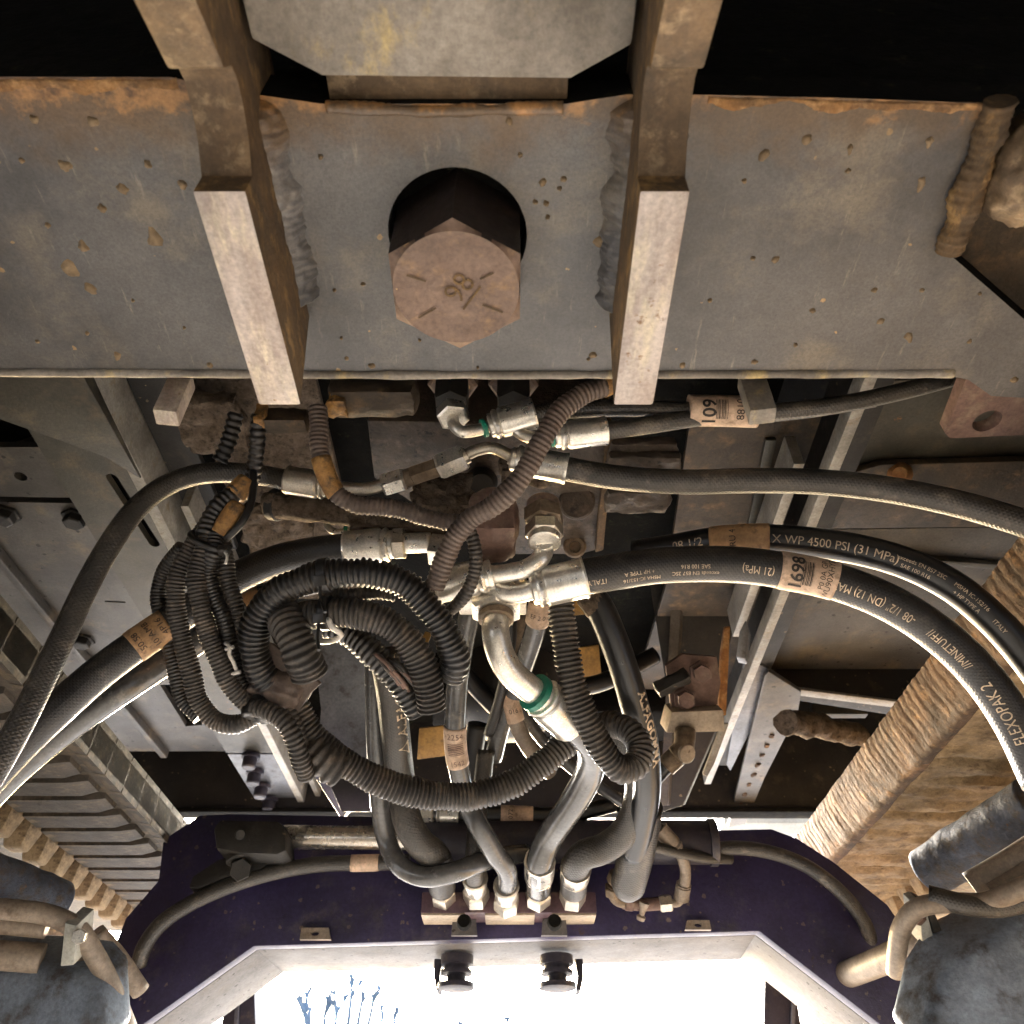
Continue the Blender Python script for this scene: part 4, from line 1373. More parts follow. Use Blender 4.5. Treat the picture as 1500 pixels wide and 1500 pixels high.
# long bare hose at the left
r = 0.0063
root, pth = hose("hydraulic_hose", "long dusty hose sweeping from the union down to the lower left corner",
                 [(470, 711, 0.475), (420, 703, 0.478), (380, 696, 0.48), (330, 692, 0.478), (285, 696, 0.473), (240, 713, 0.463), (200, 745, 0.45), (163, 795, 0.435), (128, 857, 0.42), (95, 927, 0.405),
                  (60, 1000, 0.39), (22, 1075, 0.375), (-30, 1165, 0.36)], r, "rubber_dusty", group=GH)
ferrule(root, P(482, 713, 0.475), P(421, 703, 0.478), 0.0086, "zinc")
metal_pipe(root, [P(478, 712, 0.475), P(510, 716, 0.475), P(540, 716, 0.474), P(565, 709, 0.473)], 0.0040, "zinc")
hexnut(root, P(561, 711, 0.473), P(594, 701, 0.472), 0.0076, "zinc_bright")
letter(root, pth, r, pth.s_at(412, 700), "MAX WP 19 DIN 2000 MPA", 0.0055, "print_white", -1.05, flip=True)
un = thing("pipe_union", "rusty-stained steel union joining two hoses below the crossbeam", "fitting", P(620, 692, 0.47))
collar(un, P(592, 702, 0.472), P(606, 697, 0.471), 0.0056, "zinc_dirty", "neck")
hexnut(un, P(602, 698, 0.4715), P(644, 684, 0.469), 0.0064, "zinc_dirty", "hexagon")

# dusty hose to the right of the union
r = 0.0072
root, pth = hose("hydraulic_hose", "dusty braided hose running level from the union to the right edge",
                 [(790, 680, 0.462), (830, 687, 0.46), (900, 699, 0.455), (1000, 706, 0.45), (1100, 704, 0.445), (1200, 706, 0.437), (1300, 717, 0.427), (1400, 737, 0.415), (1480, 760, 0.405), (1560, 788, 0.395)], r,
                 "rubber_dusty", group=GH)
ferrule(root, P(748, 672, 0.463), P(831, 687, 0.46), 0.0089, "zinc_bright")
metal_pipe(root, [P(680, 668, 0.467), P(700, 659, 0.466), P(722, 656, 0.465), P(752, 670, 0.463)], 0.0036, "zinc")
collar(root, P(678, 670, 0.467), P(685, 666, 0.467), 0.0052, "zinc")
collar(root, P(749, 667, 0.463), P(754, 670, 0.463), 0.0056, "zinc")
hexnut(root, P(642, 685, 0.469), P(681, 669, 0.467), 0.0086, "zinc_bright")

# two thin hoses leaving the rusty ports to the right, with a paper label
r = 0.0049
root, pth = hose("hydraulic_hose", "thin black hose with paper label 109 passing behind the right rib",
                 [(770, 608, 0.438), (800, 604, 0.44), (850, 600, 0.443), (920, 598, 0.446), (1000, 601, 0.446), (1060, 602, 0.445), (1130, 603, 0.444), (1220, 594, 0.442), (1310, 576, 0.44), (1400, 552, 0.438), (1480, 525, 0.436)], r,
                 "rubber_dusty", group=GH)
ferrule(root, P(716, 624, 0.437), P(784, 606, 0.437), 0.0086, "zinc_bright")
metal_pipe(root, [P(664, 606, 0.440), P(665, 622, 0.434), P(676, 632, 0.432), P(695, 631, 0.434), P(716, 625, 0.437)], 0.0034, "zinc_bright")
collar(root, P(706, 628, 0.4355), P(712, 626, 0.436), 0.0053, "seal_green", "seal")
hexnut(root, P(663, 600, 0.443), P(664, 614, 0.437), 0.0093, "zinc_bright")
rl2 = 0.0090
lab = link("label_sleeve", tube_mesh(pth, lambda s: rl2, pth.s_at(1008, 601), pth.s_at(1108, 603), step=0.002, segs=24), "label_paper", root)
letter(lab, pth, rl2, pth.s_at(1036, 602), "109", 0.0105, "ink", 0.0, across=True, bold=0.0002)
barcode(lab, pth, rl2 - 0.0006, pth.s_at(1044, 602), pth.s_at(1062, 602), -0.75, 0.5, 9)
letter(lab, pth, rl2, pth.s_at(1080, 602), "8810", 0.0062, "ink", -0.15, across=True)
letter(lab, pth, rl2, pth.s_at(1095, 603), "0.5T", 0.0062, "ink", -0.15, across=True)
r = 0.0052
root, pth = hose("hydraulic_hose", "short grey hose converging with the labelled hose behind the right rib",
                 [(880, 632, 0.436), (910, 628, 0.438), (960, 621, 0.441), (1010, 613, 0.444), (1050, 608, 0.446), (1110, 606, 0.450), (1180, 600, 0.455), (1280, 584, 0.458)], r, "rubber_dusty", group=GH)
ferrule(root, P(812, 640, 0.434), P(888, 631, 0.436), 0.0079, "zinc_bright")
metal_pipe(root, [P(752, 606, 0.445), P(755, 628, 0.436), P(775, 640, 0.434), P(812, 641, 0.434)], 0.0035, "zinc")
collar(root, P(806, 641, 0.434), P(812, 640, 0.434), 0.0054, "seal_green", "seal")

# upper printed hose at the right
r = 0.0088
root, pth = hose("hydraulic_hose", "upper glossy black hose printed WP 4500 PSI arching off to the right",
                 [(930, 812, 0.485), (990, 803, 0.475), (1045, 794, 0.465), (1127, 790, 0.455), (1200, 796, 0.448), (1270, 808, 0.44), (1335, 828, 0.432), (1400, 862, 0.424), (1455, 908, 0.416), (1500, 958, 0.41), (1560, 1040, 0.40)], r,
                 "rubber_black", group=GH)
lab = sleeve(root, pth, r, pth.s_at(1043, 794), pth.s_at(1128, 790), "label_orange")
letter(lab, pth, r + 0.0006, pth.s_at(1074, 792), "RU 4", 0.005, "ink", -0.2, across=True)
letter(root, pth, r, pth.s_at(985, 803), "-08 1/2", 0.0072, "print_cream", -0.15)
letter(root, pth, r, pth.s_at(1129, 790), "X WP 4500 PSI (31 MPa)", 0.0066, "print_cream", -0.05)
for txt, u, v, ph in (("exceeds EN 857 2SC", 1310, 818, -0.22), ("SAE 100 R16", 1318, 822, 0.22), ("MSHA IC-152/16", 1393, 858, -0.22), ("+ HP TYPE A", 1397, 862, 0.22), ("ITALY", 1452, 905, 0.0)):
    letter(root, pth, r, pth.s_at(u, v), txt, 0.0030, "print_cream", ph)

# lower printed hose at the right
r = 0.0102
root, pth = hose("hydraulic_hose", "lower thick hose printed upside down with paper label 1698, arching right",
                 [(820, 852, 0.44), (857, 845, 0.44), (900, 838, 0.44), (960, 829, 0.44), (1040, 826, 0.438), (1100, 829, 0.435), (1160, 838, 0.432), (1220, 851, 0.428), (1290, 877, 0.422), (1350, 911, 0.416), (1405, 955, 0.41),
                  (1450, 1005, 0.404), (1490, 1066, 0.398), (1530, 1150, 0.39)], r, "rubber", group=GH)
ferrule(root, P(778, 864, 0.44), P(858, 846, 0.44), 0.0112, "zinc_bright")
metal_pipe(root, [P(716, 846, 0.447), P(722, 860, 0.444), P(740, 869, 0.442), P(765, 868, 0.441), P(782, 863, 0.44)], 0.0056, "zinc_bright")
lab = sleeve(root, pth, r, pth.s_at(1140, 836), pth.s_at(1222, 852))
letter(lab, pth, r + 0.0006, pth.s_at(1162, 841), "1698", 0.0098, "ink", -0.1, across=True, bold=0.0002)
barcode(lab, pth, r, pth.s_at(1169, 842), pth.s_at(1186, 845), -0.7, 0.55, 8)
letter(lab, pth, r + 0.0006, pth.s_at(1200, 848), "P0 0A GP", 0.0042, "ink", -0.2, across=True)
letter(lab, pth, r + 0.0006, pth.s_at(1209, 850), "WU90XHYD", 0.0046, "ink", -0.1, across=True)
for txt, u, v, ph, sz in (("ITALY", 886, 842, 0.40, 0.0042), ("MSHA IC-152/16", 962, 830, 0.62, 0.0031), ("+ HP TYPE A", 955, 830, 0.25, 0.0031), ("exceeds EN 857 2SC", 1050, 827, 0.50, 0.0031), ("SAE 100 R16", 1036, 827, 0.13, 0.0031),
                          ("(21 MPa)", 1130, 834, 0.18, 0.0062), ("-08 1/2\" (DN 12) MAX", 1338, 903, 0.18, 0.0064), ("//MINETUFF//", 1421, 971, 0.18, 0.0062), ("FLEXOPAK 2", 1500, 1084, 0.15, 0.0080)):
    letter(root, pth, r, pth.s_at(u, v), txt, sz, "print_cream", ph, flip=True, xs=0.76 if sz > 0.006 else 1.0)

# bright elbow pair below the block
el = thing("elbow_fitting", "bright bent steel elbow with stacked nuts below the valve block", "fitting", P(790, 830, 0.44))
top = P(796, 748, 0.452)
collar(el, top + Vector((0, 0, 0.006)), top, 0.0098, "bolt_steel", "seal_ring")
hexnut(el, top, top - Vector((0, 0, 0.011)), 0.0118, "zinc_dirty", "nut", 0.2)
hexnut(el, top - Vector((0, 0, 0.0115)), top - Vector((0, 0, 0.020)), 0.0108, "zinc", "nut", 0.5)
q = top - Vector((0, 0, 0.0195))
collar(el, q, q - Vector((0, 0, 0.005)), 0.0092, "zinc_bright")
metal_pipe(el, [q - Vector((0, 0, 0.003)), P(799, 800, 0.443), P(792, 818, 0.439), P(770, 833, 0.438), P(745, 839, 0.439), P(718, 842, 0.44)], 0.0052, "zinc_bright", segs=22)
collar(el, P(722, 841, 0.44), P(714, 843, 0.44), 0.0086, "zinc_bright")
ferrule(el, P(719, 842, 0.44), P(640, 858, 0.442), 0.0100, "zinc_bright")

# thick hose to the left
r = 0.0094
root, pth = hose("hydraulic_hose", "thick dark hose behind the conduit bundle with an orange paper label",
                 [(540, 801, 0.475), (505, 804, 0.475), (460, 809, 0.475), (405, 821, 0.474), (345, 847, 0.47), (290, 885, 0.462), (225, 928, 0.452), (150, 982, 0.436), (80, 1043, 0.42), (20, 1100, 0.408), (-40, 1165, 0.395)], r,
                 "rubber", group=GH)
ferrule(root, P(578, 797, 0.474), P(506, 804, 0.475), 0.0106, "zinc_bright")
hexnut(root, P(576, 797, 0.474), P(594, 796, 0.474), 0.0102, "zinc", phase=0.1)
metal_pipe(root, [P(592, 796, 0.474), P(610, 795, 0.474), P(630, 795, 0.474)], 0.0062, "zinc_bright", "tail_pipe")
lab = sleeve(root, pth, r, pth.s_at(246, 914), pth.s_at(194, 950), "label_orange")
for k, txt in enumerate(("4P16", "10 AMB", "50.58")):
    letter(lab, pth, r + 0.0006, pth.s_at(238 - 17 * k, 920 + 11 * k), txt, 0.0052, "ink", 0.1, across=True, flip=True)
te = thing("tee_block", "pale square tee block at the end of the thick hose fitting", "fitting", P(645, 808, 0.472))
link("block", box(P(645, 806, 0.474), 0.013, 0.014, 0.014, 0.0012, Matrix.Rotation(0.15, 3, 'Y')), "zinc_bright", te)
r = 0.0085
root, pth = hose("hydraulic_hose", "pale-edged hose half hidden under the thick hose and conduit bundle",
                 [(470, 850, 0.52), (420, 862, 0.515), (370, 884, 0.51), (310, 925, 0.50), (250, 965, 0.485), (180, 1010, 0.465), (100, 1065, 0.45), (20, 1130, 0.435), (-30, 1180, 0.43)], r, "rubber_glossy", group=GH)
lab = sleeve(root, pth, r, pth.s_at(384, 877), pth.s_at(362, 889), "label_orange")

# ================================================================== corrugated conduits
GC = "corrugated conduits"
conduit("corrugated_conduit", "brown conduit snaking from the right rib down across the valve block",
        [(886, 566, 0.415), (855, 577, 0.412), (822, 601, 0.408), (797, 640, 0.405), (775, 680, 0.404), (752, 714, 0.404), (722, 742, 0.406), (690, 760, 0.409), (664, 792, 0.412), (648, 828, 0.414), (636, 862, 0.416)], 0.0056, "conduit_brown", 0.0026, 0.045, GC)
tp = thing("tape_wrap", "orange tape where the brown conduit meets the right rib", "tape", P(890, 564, 0.415))
link("wrap", tube_mesh(path_px([(908, 556, 0.416), (895, 562, 0.416), (882, 568, 0.415)]), 0.0058, step=0.002, segs=14), "tape_orange", tp)
root, pth = conduit("corrugated_conduit", "grimy conduit with orange tape dropping from the connector across the union",
                    [(466, 596, 0.44), (467, 630, 0.437), (468, 662, 0.434), (476, 690, 0.432), (492, 722, 0.432), (518, 738, 0.434), (556, 742, 0.437), (592, 748, 0.44), (630, 760, 0.441), (680, 768, 0.44)], 0.0051, "conduit_brown", 0.0026, 0.06, GC)
link("tape", tube_mesh(pth, 0.0056, pth.s_at(467, 672), pth.s_at(492, 722), step=0.002, segs=16, wob=0.1), "tape_orange", root)
conduit("corrugated_conduit", "thin grimy conduit curling below the brown one onto the bright ferrule",
        [(686, 772, 0.42), (694, 795, 0.42), (697, 825, 0.42), (690, 856, 0.421), (675, 880, 0.424), (655, 898, 0.43)], 0.0036, "conduit_dusty", 0.0024, 0.10, GC)
conduit("corrugated_conduit", "upright ringed conduit hanging from the connector's orange clip",
        [(378, 606, 0.45), (377, 640, 0.452), (375, 670, 0.456), (368, 705, 0.46), (352, 730, 0.46)], 0.0045, "conduit_black", 0.0040, 0.16, GC)
conduit("corrugated_conduit", "short black ringed conduit stub left of the upright one",
        [(346, 605, 0.47), (340, 630, 0.47), (332, 655, 0.47), (322, 676, 0.47)], 0.0046, "conduit_black", 0.0040, 0.16, GC)
# the bundle
bun = [("leftmost dark conduit of the bundle, almost hidden behind the others", [(268, 800, 0.455), (240, 838, 0.458), (232, 875, 0.458), (243, 925, 0.455), (258, 985, 0.452), (268, 1025, 0.45), (292, 1052, 0.448)], 0.0044, "conduit_black"),
       ("long outer conduit of the bundle looping under the taped junction", [(302, 770, 0.44), (282, 800, 0.436), (262, 838, 0.432), (257, 885, 0.43), (266, 935, 0.43), (280, 985, 0.43), (292, 1028, 0.43), (318, 1057, 0.43), (350, 1060, 0.43), (378, 1046, 0.433)], 0.0052, "conduit_dusty"),
       ("second conduit of the bundle, bending into the taped junction", [(310, 772, 0.436), (298, 808, 0.43), (288, 845, 0.426), (294, 888, 0.424), (306, 930, 0.424), (322, 972, 0.424), (342, 1010, 0.426), (366, 1034, 0.429)], 0.0052, "conduit_dusty"),
       ("third conduit of the bundle, dark and kinked near the tie", [(318, 774, 0.436), (312, 806, 0.43), (304, 836, 0.43), (312, 872, 0.43), (328, 908, 0.43), (336, 945, 0.43), (344, 985, 0.43), (360, 1020, 0.431)], 0.0050, "conduit_black"),
       ("innermost conduit of the bundle, with white tie scraps", [(326, 776, 0.44), (330, 815, 0.437), (334, 850, 0.435), (345, 888, 0.434), (352, 925, 0.434), (357, 962, 0.434), (366, 1000, 0.434)], 0.0046, "conduit_dusty"),
       ("ringed conduit climbing out of the bundle above the tie", [(300, 785, 0.432), (308, 760, 0.436), (325, 738, 0.44), (344, 722, 0.444), (358, 712, 0.448)], 0.0056, "conduit_black")]
BP = []
for lab, pts, rr, mt in bun:
    ro_, p_ = conduit("corrugated_conduit", lab, pts, rr, mt, 0.0021 if "out of" not in lab else 0.0032, 0.07, GC)
    BP.append((ro_, p_))
tb = thing("tape_wrap", "stained orange tape strip inside the tied conduit bundle", "tape", P(332, 762, 0.435))
link("wrap", tube_mesh(path_px([(348, 742, 0.44), (338, 758, 0.436), (322, 782, 0.434)]), 0.0055, step=0.002, segs=12, wob=0.2), "tape_orange", tb)
ta = thing("tape_wrap", "orange tape patch just under the long bare hose", "tape", P(352, 718, 0.445))
link("wrap", tube_mesh(path_px([(362, 706, 0.449), (352, 716, 0.446), (343, 726, 0.444)]), 0.0062, step=0.002, segs=12), "tape_orange", ta)
wr = thing("loose_wire", "black wire looping from the bundle tie to the upright conduit", "wire", P(350, 770, 0.44))
link("strand", tube_mesh(path_px([(330, 790, 0.432), (352, 768, 0.432), (366, 742, 0.438), (371, 715, 0.445), (370, 690, 0.45)]), 0.0022, step=0.003, segs=10), "tie_black", wr)
ct = thing("cable_tie", "black cable tie cinching the top of the conduit bundle", "cable tie", P(305, 790, 0.43))
tie_path = path_px([(293, 800, 0.433), (309, 784, 0.433)])
ringv = Path(circle_pts(P(308, 792, 0.434), (P(332, 802, 0.434) - P(308, 792, 0.434)) * 1.15, (FV * 0.0095 + UV_ * 0.002), 24) + [P(308, 792, 0.434) + (P(332, 802, 0.434) - P(308, 792, 0.434)) * 1.15])
link("strap", tube_mesh(ringv, 0.0016, step=0.002, segs=8), "tie_black", ct)
link("head", box(P(328, 806, 0.424), 0.006, 0.005, 0.004, 0.0006), "tie_black", ct)
link("tail", tube_mesh(path_px([(328, 806, 0.423), (333, 816, 0.42), (330, 826, 0.418)]), 0.0008, step=0.002, segs=6), "tie_white", ct)
wt = thing("cable_tie", "torn white cable tie scrap on the innermost bundle conduit", "cable tie", P(342, 960, 0.425))
for pts in ([(330, 942, 0.424), (337, 948, 0.421), (336, 958, 0.421), (342, 970, 0.422), (347, 984, 0.424)], [(330, 951, 0.422), (342, 948, 0.421)], [(338, 988, 0.423), (352, 984, 0.422)]):
    link("strip", tube_mesh(path_px(pts), 0.0011, step=0.0015, segs=6), "tie_white", wt)

# taped junction
tj = thing("taped_junction", "lump of brown tape where the conduits join", "tape", P(420, 1010, 0.43))
link("wrap", lumpy_box(P(415, 1000, 0.437), 0.030, 0.020, 0.024, 0.004, 70, 14, seed=3.0, rounding=0.55, rot=Matrix.Rotation(0.35, 3, FV)), "conduit_brown", tj)
link("flap", prism([P(u, v, 0.428) for u, v in ((388, 940), (400, 944), (470, 1002), (455, 1016), (436, 1044), (404, 1026), (384, 986))], FV * 0.004, 0.001), "conduit_brown", tj)
link("knot", lumpy_box(P(376, 1036, 0.428), 0.013, 0.011, 0.013, 0.003, 110, 10, seed=5.0, rounding=0.6), "tie_black", tj)

root, C4 = conduit("corrugated_conduit", "big black corrugated conduit arching over the taped junction",
                   [(402, 1005, 0.43), (384, 985, 0.426), (372, 948, 0.422), (378, 905, 0.418), (402, 872, 0.415), (445, 850, 0.413), (500, 840, 0.412), (556, 842, 0.412), (598, 860, 0.413), (630, 893, 0.415), (655, 932, 0.418), (668, 968, 0.422), (660, 988, 0.428)], 0.0077,
                   "conduit_black", 0.0030, 0.13, GC, 18)
root, C5 = conduit("corrugated_conduit", "dusty corrugated conduit under the big arch, its free end pointing down",
                   [(440, 902, 0.424), (470, 899, 0.420), (510, 898, 0.418), (550, 905, 0.417), (584, 925, 0.417), (610, 958, 0.418), (626, 1000, 0.420), (632, 1040, 0.423)], 0.0079, "conduit_dusty", 0.0027, 0.11, GC, 18)
root, C6 = conduit("corrugated_conduit", "stubby conduit plunging into the taped junction's open mouth",
                   [(402, 888, 0.432), (416, 902, 0.420), (428, 928, 0.412), (440, 956, 0.410), (455, 990, 0.415)], 0.0098, "conduit_dusty", 0.0030, 0.09, GC, 18)
conduit("corrugated_conduit", "split conduit behind the dusty one, spilling its wires",
        [(480, 915, 0.436), (515, 930, 0.434), (545, 955, 0.432), (575, 985, 0.432), (600, 1020, 0.434), (615, 1045, 0.436)], 0.0074, "conduit_black", 0.0034, 0.13, GC)
conduit("corrugated_conduit", "pale-ribbed small conduit between the two arched ones",
        [(470, 868, 0.43), (510, 872, 0.428), (550, 868, 0.428), (580, 872, 0.43)], 0.0040, "conduit_dusty", 0.0026, 0.12, GC)
root, C7 = conduit("corrugated_conduit", "long ribbed conduit sagging like a smile across the hanging hoses",
                   [(430, 1030, 0.436), (450, 1068, 0.436), (478, 1098, 0.438), (520, 1126, 0.442), (575, 1152, 0.448), (640, 1166, 0.455), (700, 1164, 0.462), (755, 1146, 0.468), (800, 1114, 0.474), (836, 1082, 0.482), (862, 1062, 0.492)], 0.0080,
                   "conduit_dusty", 0.0026, 0.11, GC, 18)
conduit("corrugated_conduit", "small conduit dangling from the junction with a hooked end",
        [(372, 1036, 0.425), (398, 1044, 0.42), (420, 1062, 0.417), (434, 1090, 0.417), (442, 1118, 0.42), (450, 1138, 0.425)], 0.0050, "conduit_dusty", 0.0026, 0.12, GC)
conduit("corrugated_conduit", "thin conduit beside the dangling one entering the smile-shaped conduit",
        [(420, 1030, 0.43), (432, 1060, 0.428), (444, 1085, 0.43), (458, 1108, 0.434)], 0.0042, "conduit_dusty", 0.0026, 0.12, GC)
tw = thing("tape_wrap", "rough silver-grey tape rings where the smile-shaped conduit begins", "tape", P(475, 1110, 0.435))
link("wrap", corrugated(path_px([(452, 1092, 0.434), (474, 1112, 0.434), (500, 1128, 0.437)]), 0.0098, 0.0048, 0.12, 14), "conduit_dusty", tw)
root, C8 = conduit("corrugated_conduit", "hanging ribbed conduit that hooks back on itself at the bottom",
                   [(820, 868, 0.46), (824, 910, 0.456), (831, 960, 0.452), (842, 1008, 0.449), (860, 1055, 0.447), (882, 1098, 0.447), (908, 1126, 0.449), (930, 1122, 0.453), (938, 1098, 0.459), (926, 1074, 0.466), (902, 1062, 0.474), (872, 1064, 0.484)], 0.0078,
                   "conduit_dusty", 0.0028, 0.12, GC, 18)
wi = thing("wire_bunch", "torn brown wires spilling from the split conduit", "wire", P(590, 985, 0.425))
rnd = random.Random(4)
for k in range(9):
    a = rnd.uniform(-14, 14)
    link("wire", tube_mesh(path_px([(560 + a, 962 + a * 0.4, 0.425), (580 + a, 980 + rnd.uniform(-5, 5), 0.421), (592 + a, 996, 0.423), (606 + a, 1014 + rnd.uniform(-6, 6), 0.43)]), 0.0013, step=0.002, segs=6), rnd.choice(("conduit_brown", "primer_red", "conduit_dusty")), wi)
cable_tie(478, 845, 0.41, C4, 0.0093, "black cable tie round the top of the big arched conduit")
cable_tie(480, 898, 0.41, C5, 0.0093, "black cable tie with open buckle on the dusty arched conduit")
ws = thing("cable_tie", "white cable tie strip dangling under the dusty arched conduit", "cable tie", P(488, 925, 0.42))
link("strip", tube_mesh(path_px([(480, 905, 0.412), (486, 918, 0.411), (500, 930, 0.414), (488, 938, 0.416), (470, 940, 0.42)]), 0.0016, step=0.002, segs=6), "tie_white", ws)
yt = thing("yellow_tag", "tiny yellow tag between the two arched conduits", "tag", P(623, 935, 0.43))
link("strip", box(P(623, 938, 0.428), 0.004, 0.002, 0.010, 0.0006, Matrix.Rotation(0.35, 3, FV)), "yellow_paint", yt)

YM = 0.632
PORTS = [(650, 1316), (698, 1317), (742, 1328), (788, 1319), (838, 1319)]
PORT_AXIS = Vector((0, -1.0, 0.12)).normalized()


def PORT(k, d):
    return PA(PORTS[k][0], PORTS[k][1], YM - 0.001) + PORT_AXIS * d


# ================================================================== elbow with the green ring and its hose
r = 0.0092
root, pth = hose("hydraulic_hose", "pale hose from the green-ringed elbow down to the manifold's fourth port",
                 [(800, 1030, 0.455), (838, 1062, 0.468), (866, 1094, 0.482), (864, 1128, 0.50), (848, 1162, 0.512), (824, 1198, 0.526), (802, 1232, 0.541), PORT(3, 0.066), PORT(3, 0.02)], r, "rubber_glossy", group=GH)
nt0 = P(727, 878, 0.455)
hexnut(root, nt0 + Vector((0, 0, 0.008)), nt0 - Vector((0, 0, 0.010)), 0.0158, "zinc_bright", phase=0.0)
collar(root, nt0 - Vector((0, 0, 0.010)), nt0 - Vector((0, 0, 0.015)), 0.0102, "zinc_dirty")
ep = [nt0 - Vector((0, 0, 0.012)), P(726, 925, 0.44), P(732, 955, 0.439), P(748, 984, 0.441), P(770, 1004, 0.446), P(796, 1024, 0.453)]
metal_pipe(root, ep, 0.0078, "zinc_bright", segs=24)
a, b = P(781, 1012, 0.449), P(789, 1018, 0.451)
collar(root, a, b, 0.0112, "seal_green", "seal", 28)
ferrule(root, P(787, 1016, 0.450), P(836, 1058, 0.466), 0.0122, "zinc_bright")
fbk = thing("flange_block", "pale machined flange block behind the big elbow nut", "fitting", P(720, 878, 0.47))
link("block", box(P(722, 872, 0.468), 0.040, 0.016, 0.018, 0.0015), "zinc", fbk)
ferrule(root, PORT(3, 0.036), PORT(3, 0.064), 0.0106, "zinc_bright")

# ================================================================== manifold on the arch with five ports
mf = thing("port_manifold", "rectangular five-port manifold bolted to the violet arch", "manifold", PA(746, 1340, 0.63))
y0 = 0.652
A = [PA(u, v, y0) for u, v in ((617, 1354), (874, 1356))]
top_l, top_r = PA(617, 1337, 0.625), PA(874, 1337, 0.625)
dz = Vector((0, 0, 0.011))
ptl, ptr = PA(617, 1337, YM), PA(875, 1337, YM)
ptl.z = ptr.z = (ptl.z + ptr.z) / 2
ptl.y = ptr.y = YM
link("body", prism([ptl, ptr, ptr + Vector((0, 0.027, 0)), ptl + Vector((0, 0.027, 0))], Vector((0, 0, 0.0145)), 0.001), "manifold_paint", mf)
for x0, x1 in ((0.003, 0.252), (0.365, 0.648), (0.745, 0.997)):
    q0, q1 = ptl.lerp(ptr, x0), ptl.lerp(ptr, x1)
    link("lit_bottom_bar", prism([q0 + Vector((0, 0.001, -0.0016)), q1 + Vector((0, 0.001, -0.0016)), q1 + Vector((0, 0.026, -0.0016)), q0 + Vector((0, 0.026, -0.0016))], Vector((0, 0, 0.0016)), 0.0004), "manifold_light", mf)  # paler underside: light from below put into the colour
ports = [(650, 1316), (698, 1317), (742, 1328), (788, 1319), (838, 1319)]
for k, (u, v) in enumerate(ports):
    a = PA(u, v, YM - 0.001)
    d = Vector((0, -1.0, 0.12)).normalized()
    hexnut(mf, a, a + d * 0.016, 0.0098, "zinc", "port_nut", 0.25 + 0.3 * k)
    collar(mf, a + d * 0.016, a + d * 0.034, 0.0084, "zinc_bright", "port_collar")
    link("port_ring", lathe(a + d * 0.0335, a + d * 0.037, [(0, 0.0084), (0.3, 0.0094), (0.7, 0.0094), (1, 0.0084)], 22), "zinc", mf)
for u in (680, 812):
    c = PA(u, 1352, YM - 0.004)
    link("clamp_bolt", lathe(c, c + Vector((0, -0.006, 0)), [(0, 0.0055), (0.4, 0.0055), (1, 0.0045)], 12), "black_shade_grime", mf)

r = 0.0100
root, pth = hose("hydraulic_hose", "hose lettered ALFAGOMMA curling into the manifold's first port",
                 [(562, 955, 0.53), (572, 1010, 0.535), (580, 1080, 0.54), (588, 1150, 0.548), (598, 1205, 0.540), (616, 1236, 0.540), (636, 1252, 0.544), PORT(0, 0.056), PORT(0, 0.02)], r, "rubber_dusty", group=GH)
letter(root, pth, r, pth.s_at(577, 1098), "\u25b3 ALFAGOMMA", 0.0098, "print_cream", -0.55, flip=True, bold=0.0002)
r = 0.0068
root, pth = hose("hydraulic_hose", "slim dark hose making a deep loop below the manifold hoses",
                 [(548, 960, 0.55), (549, 1030, 0.55), (551, 1100, 0.55), (556, 1170, 0.55), (566, 1230, 0.55), (586, 1268, 0.540), (622, 1284, 0.534), (664, 1278, 0.534), (700, 1264, 0.546), (735, 1254, 0.57), (770, 1250, 0.59)], r, "rubber_glossy", group=GH)
r = 0.0070
root, pth = hose("hydraulic_hose", "glossy hose with a barcode label running into the manifold's middle port",
                 [(692, 880, 0.50), (683, 920, 0.502), (674, 970, 0.505), (668, 1030, 0.51), (667, 1090, 0.515), (675, 1140, 0.52), (686, 1180, 0.53), (704, 1214, 0.526), (724, 1248, 0.534), PORT(2, 0.062), PORT(2, 0.02)], r, "rubber_glossy", group=GH)
lab = sleeve(root, pth, r, pth.s_at(667, 1062), pth.s_at(670, 1120))
letter(lab, pth, r + 0.0006, pth.s_at(667, 1072), "2254", 0.0055, "primer_red", 0, across=True, flip=False)
barcode(lab, pth, r, pth.s_at(667, 1082), pth.s_at(668, 1100), -0.7, 0.7, 7, "primer_red")
letter(lab, pth, r + 0.0006, pth.s_at(669, 1112), "1542", 0.0048, "primer_red", 0, across=True)
r = 0.0066
root, pth = hose("hydraulic_hose", "short grey hose standing in the manifold's second port",
                 [(712, 1100, 0.59), (706, 1150, 0.58), (699, 1200, 0.568), (696, 1240, 0.556), PORT(1, 0.056), PORT(1, 0.02)], r, "rubber_dusty", group=GH)
r = 0.0098
root, pth = hose("hydraulic_hose", "braided hose sweeping round into the manifold's fifth port",
                 [(905, 1060, 0.52), (925, 1100, 0.52), (936, 1140, 0.525), (932, 1185, 0.530), (912, 1222, 0.536), (882, 1244, 0.540), (856, 1252, 0.540), PORT(4, 0.058), PORT(4, 0.02)], r, "rubber_dusty", group=GH)
ferrule(root, PORT(4, 0.036), PORT(4, 0.054), 0.0106, "zinc")
r = 0.0090
root, pth = hose("hydraulic_hose", "glossy black hose with cream lettering hanging beside the hooked conduit",
                 [(858, 862, 0.49), (876, 886, 0.487), (896, 930, 0.484), (914, 980, 0.484), (930, 1035, 0.488), (944, 1090, 0.496), (948, 1150, 0.51), (940, 1205, 0.53), (928, 1250, 0.548)], r, "rubber_black", group=GH)
letter(root, pth, r, pth.s_at(922, 1010) , "ALFAGOMMA", 0.0085, "print_cream", -0.75, flip=False, bold=0.0003)
collar(root, P(862, 868, 0.489), P(880, 894, 0.487), 0.0096, "mud", "mud_collar")
r = 0.0125
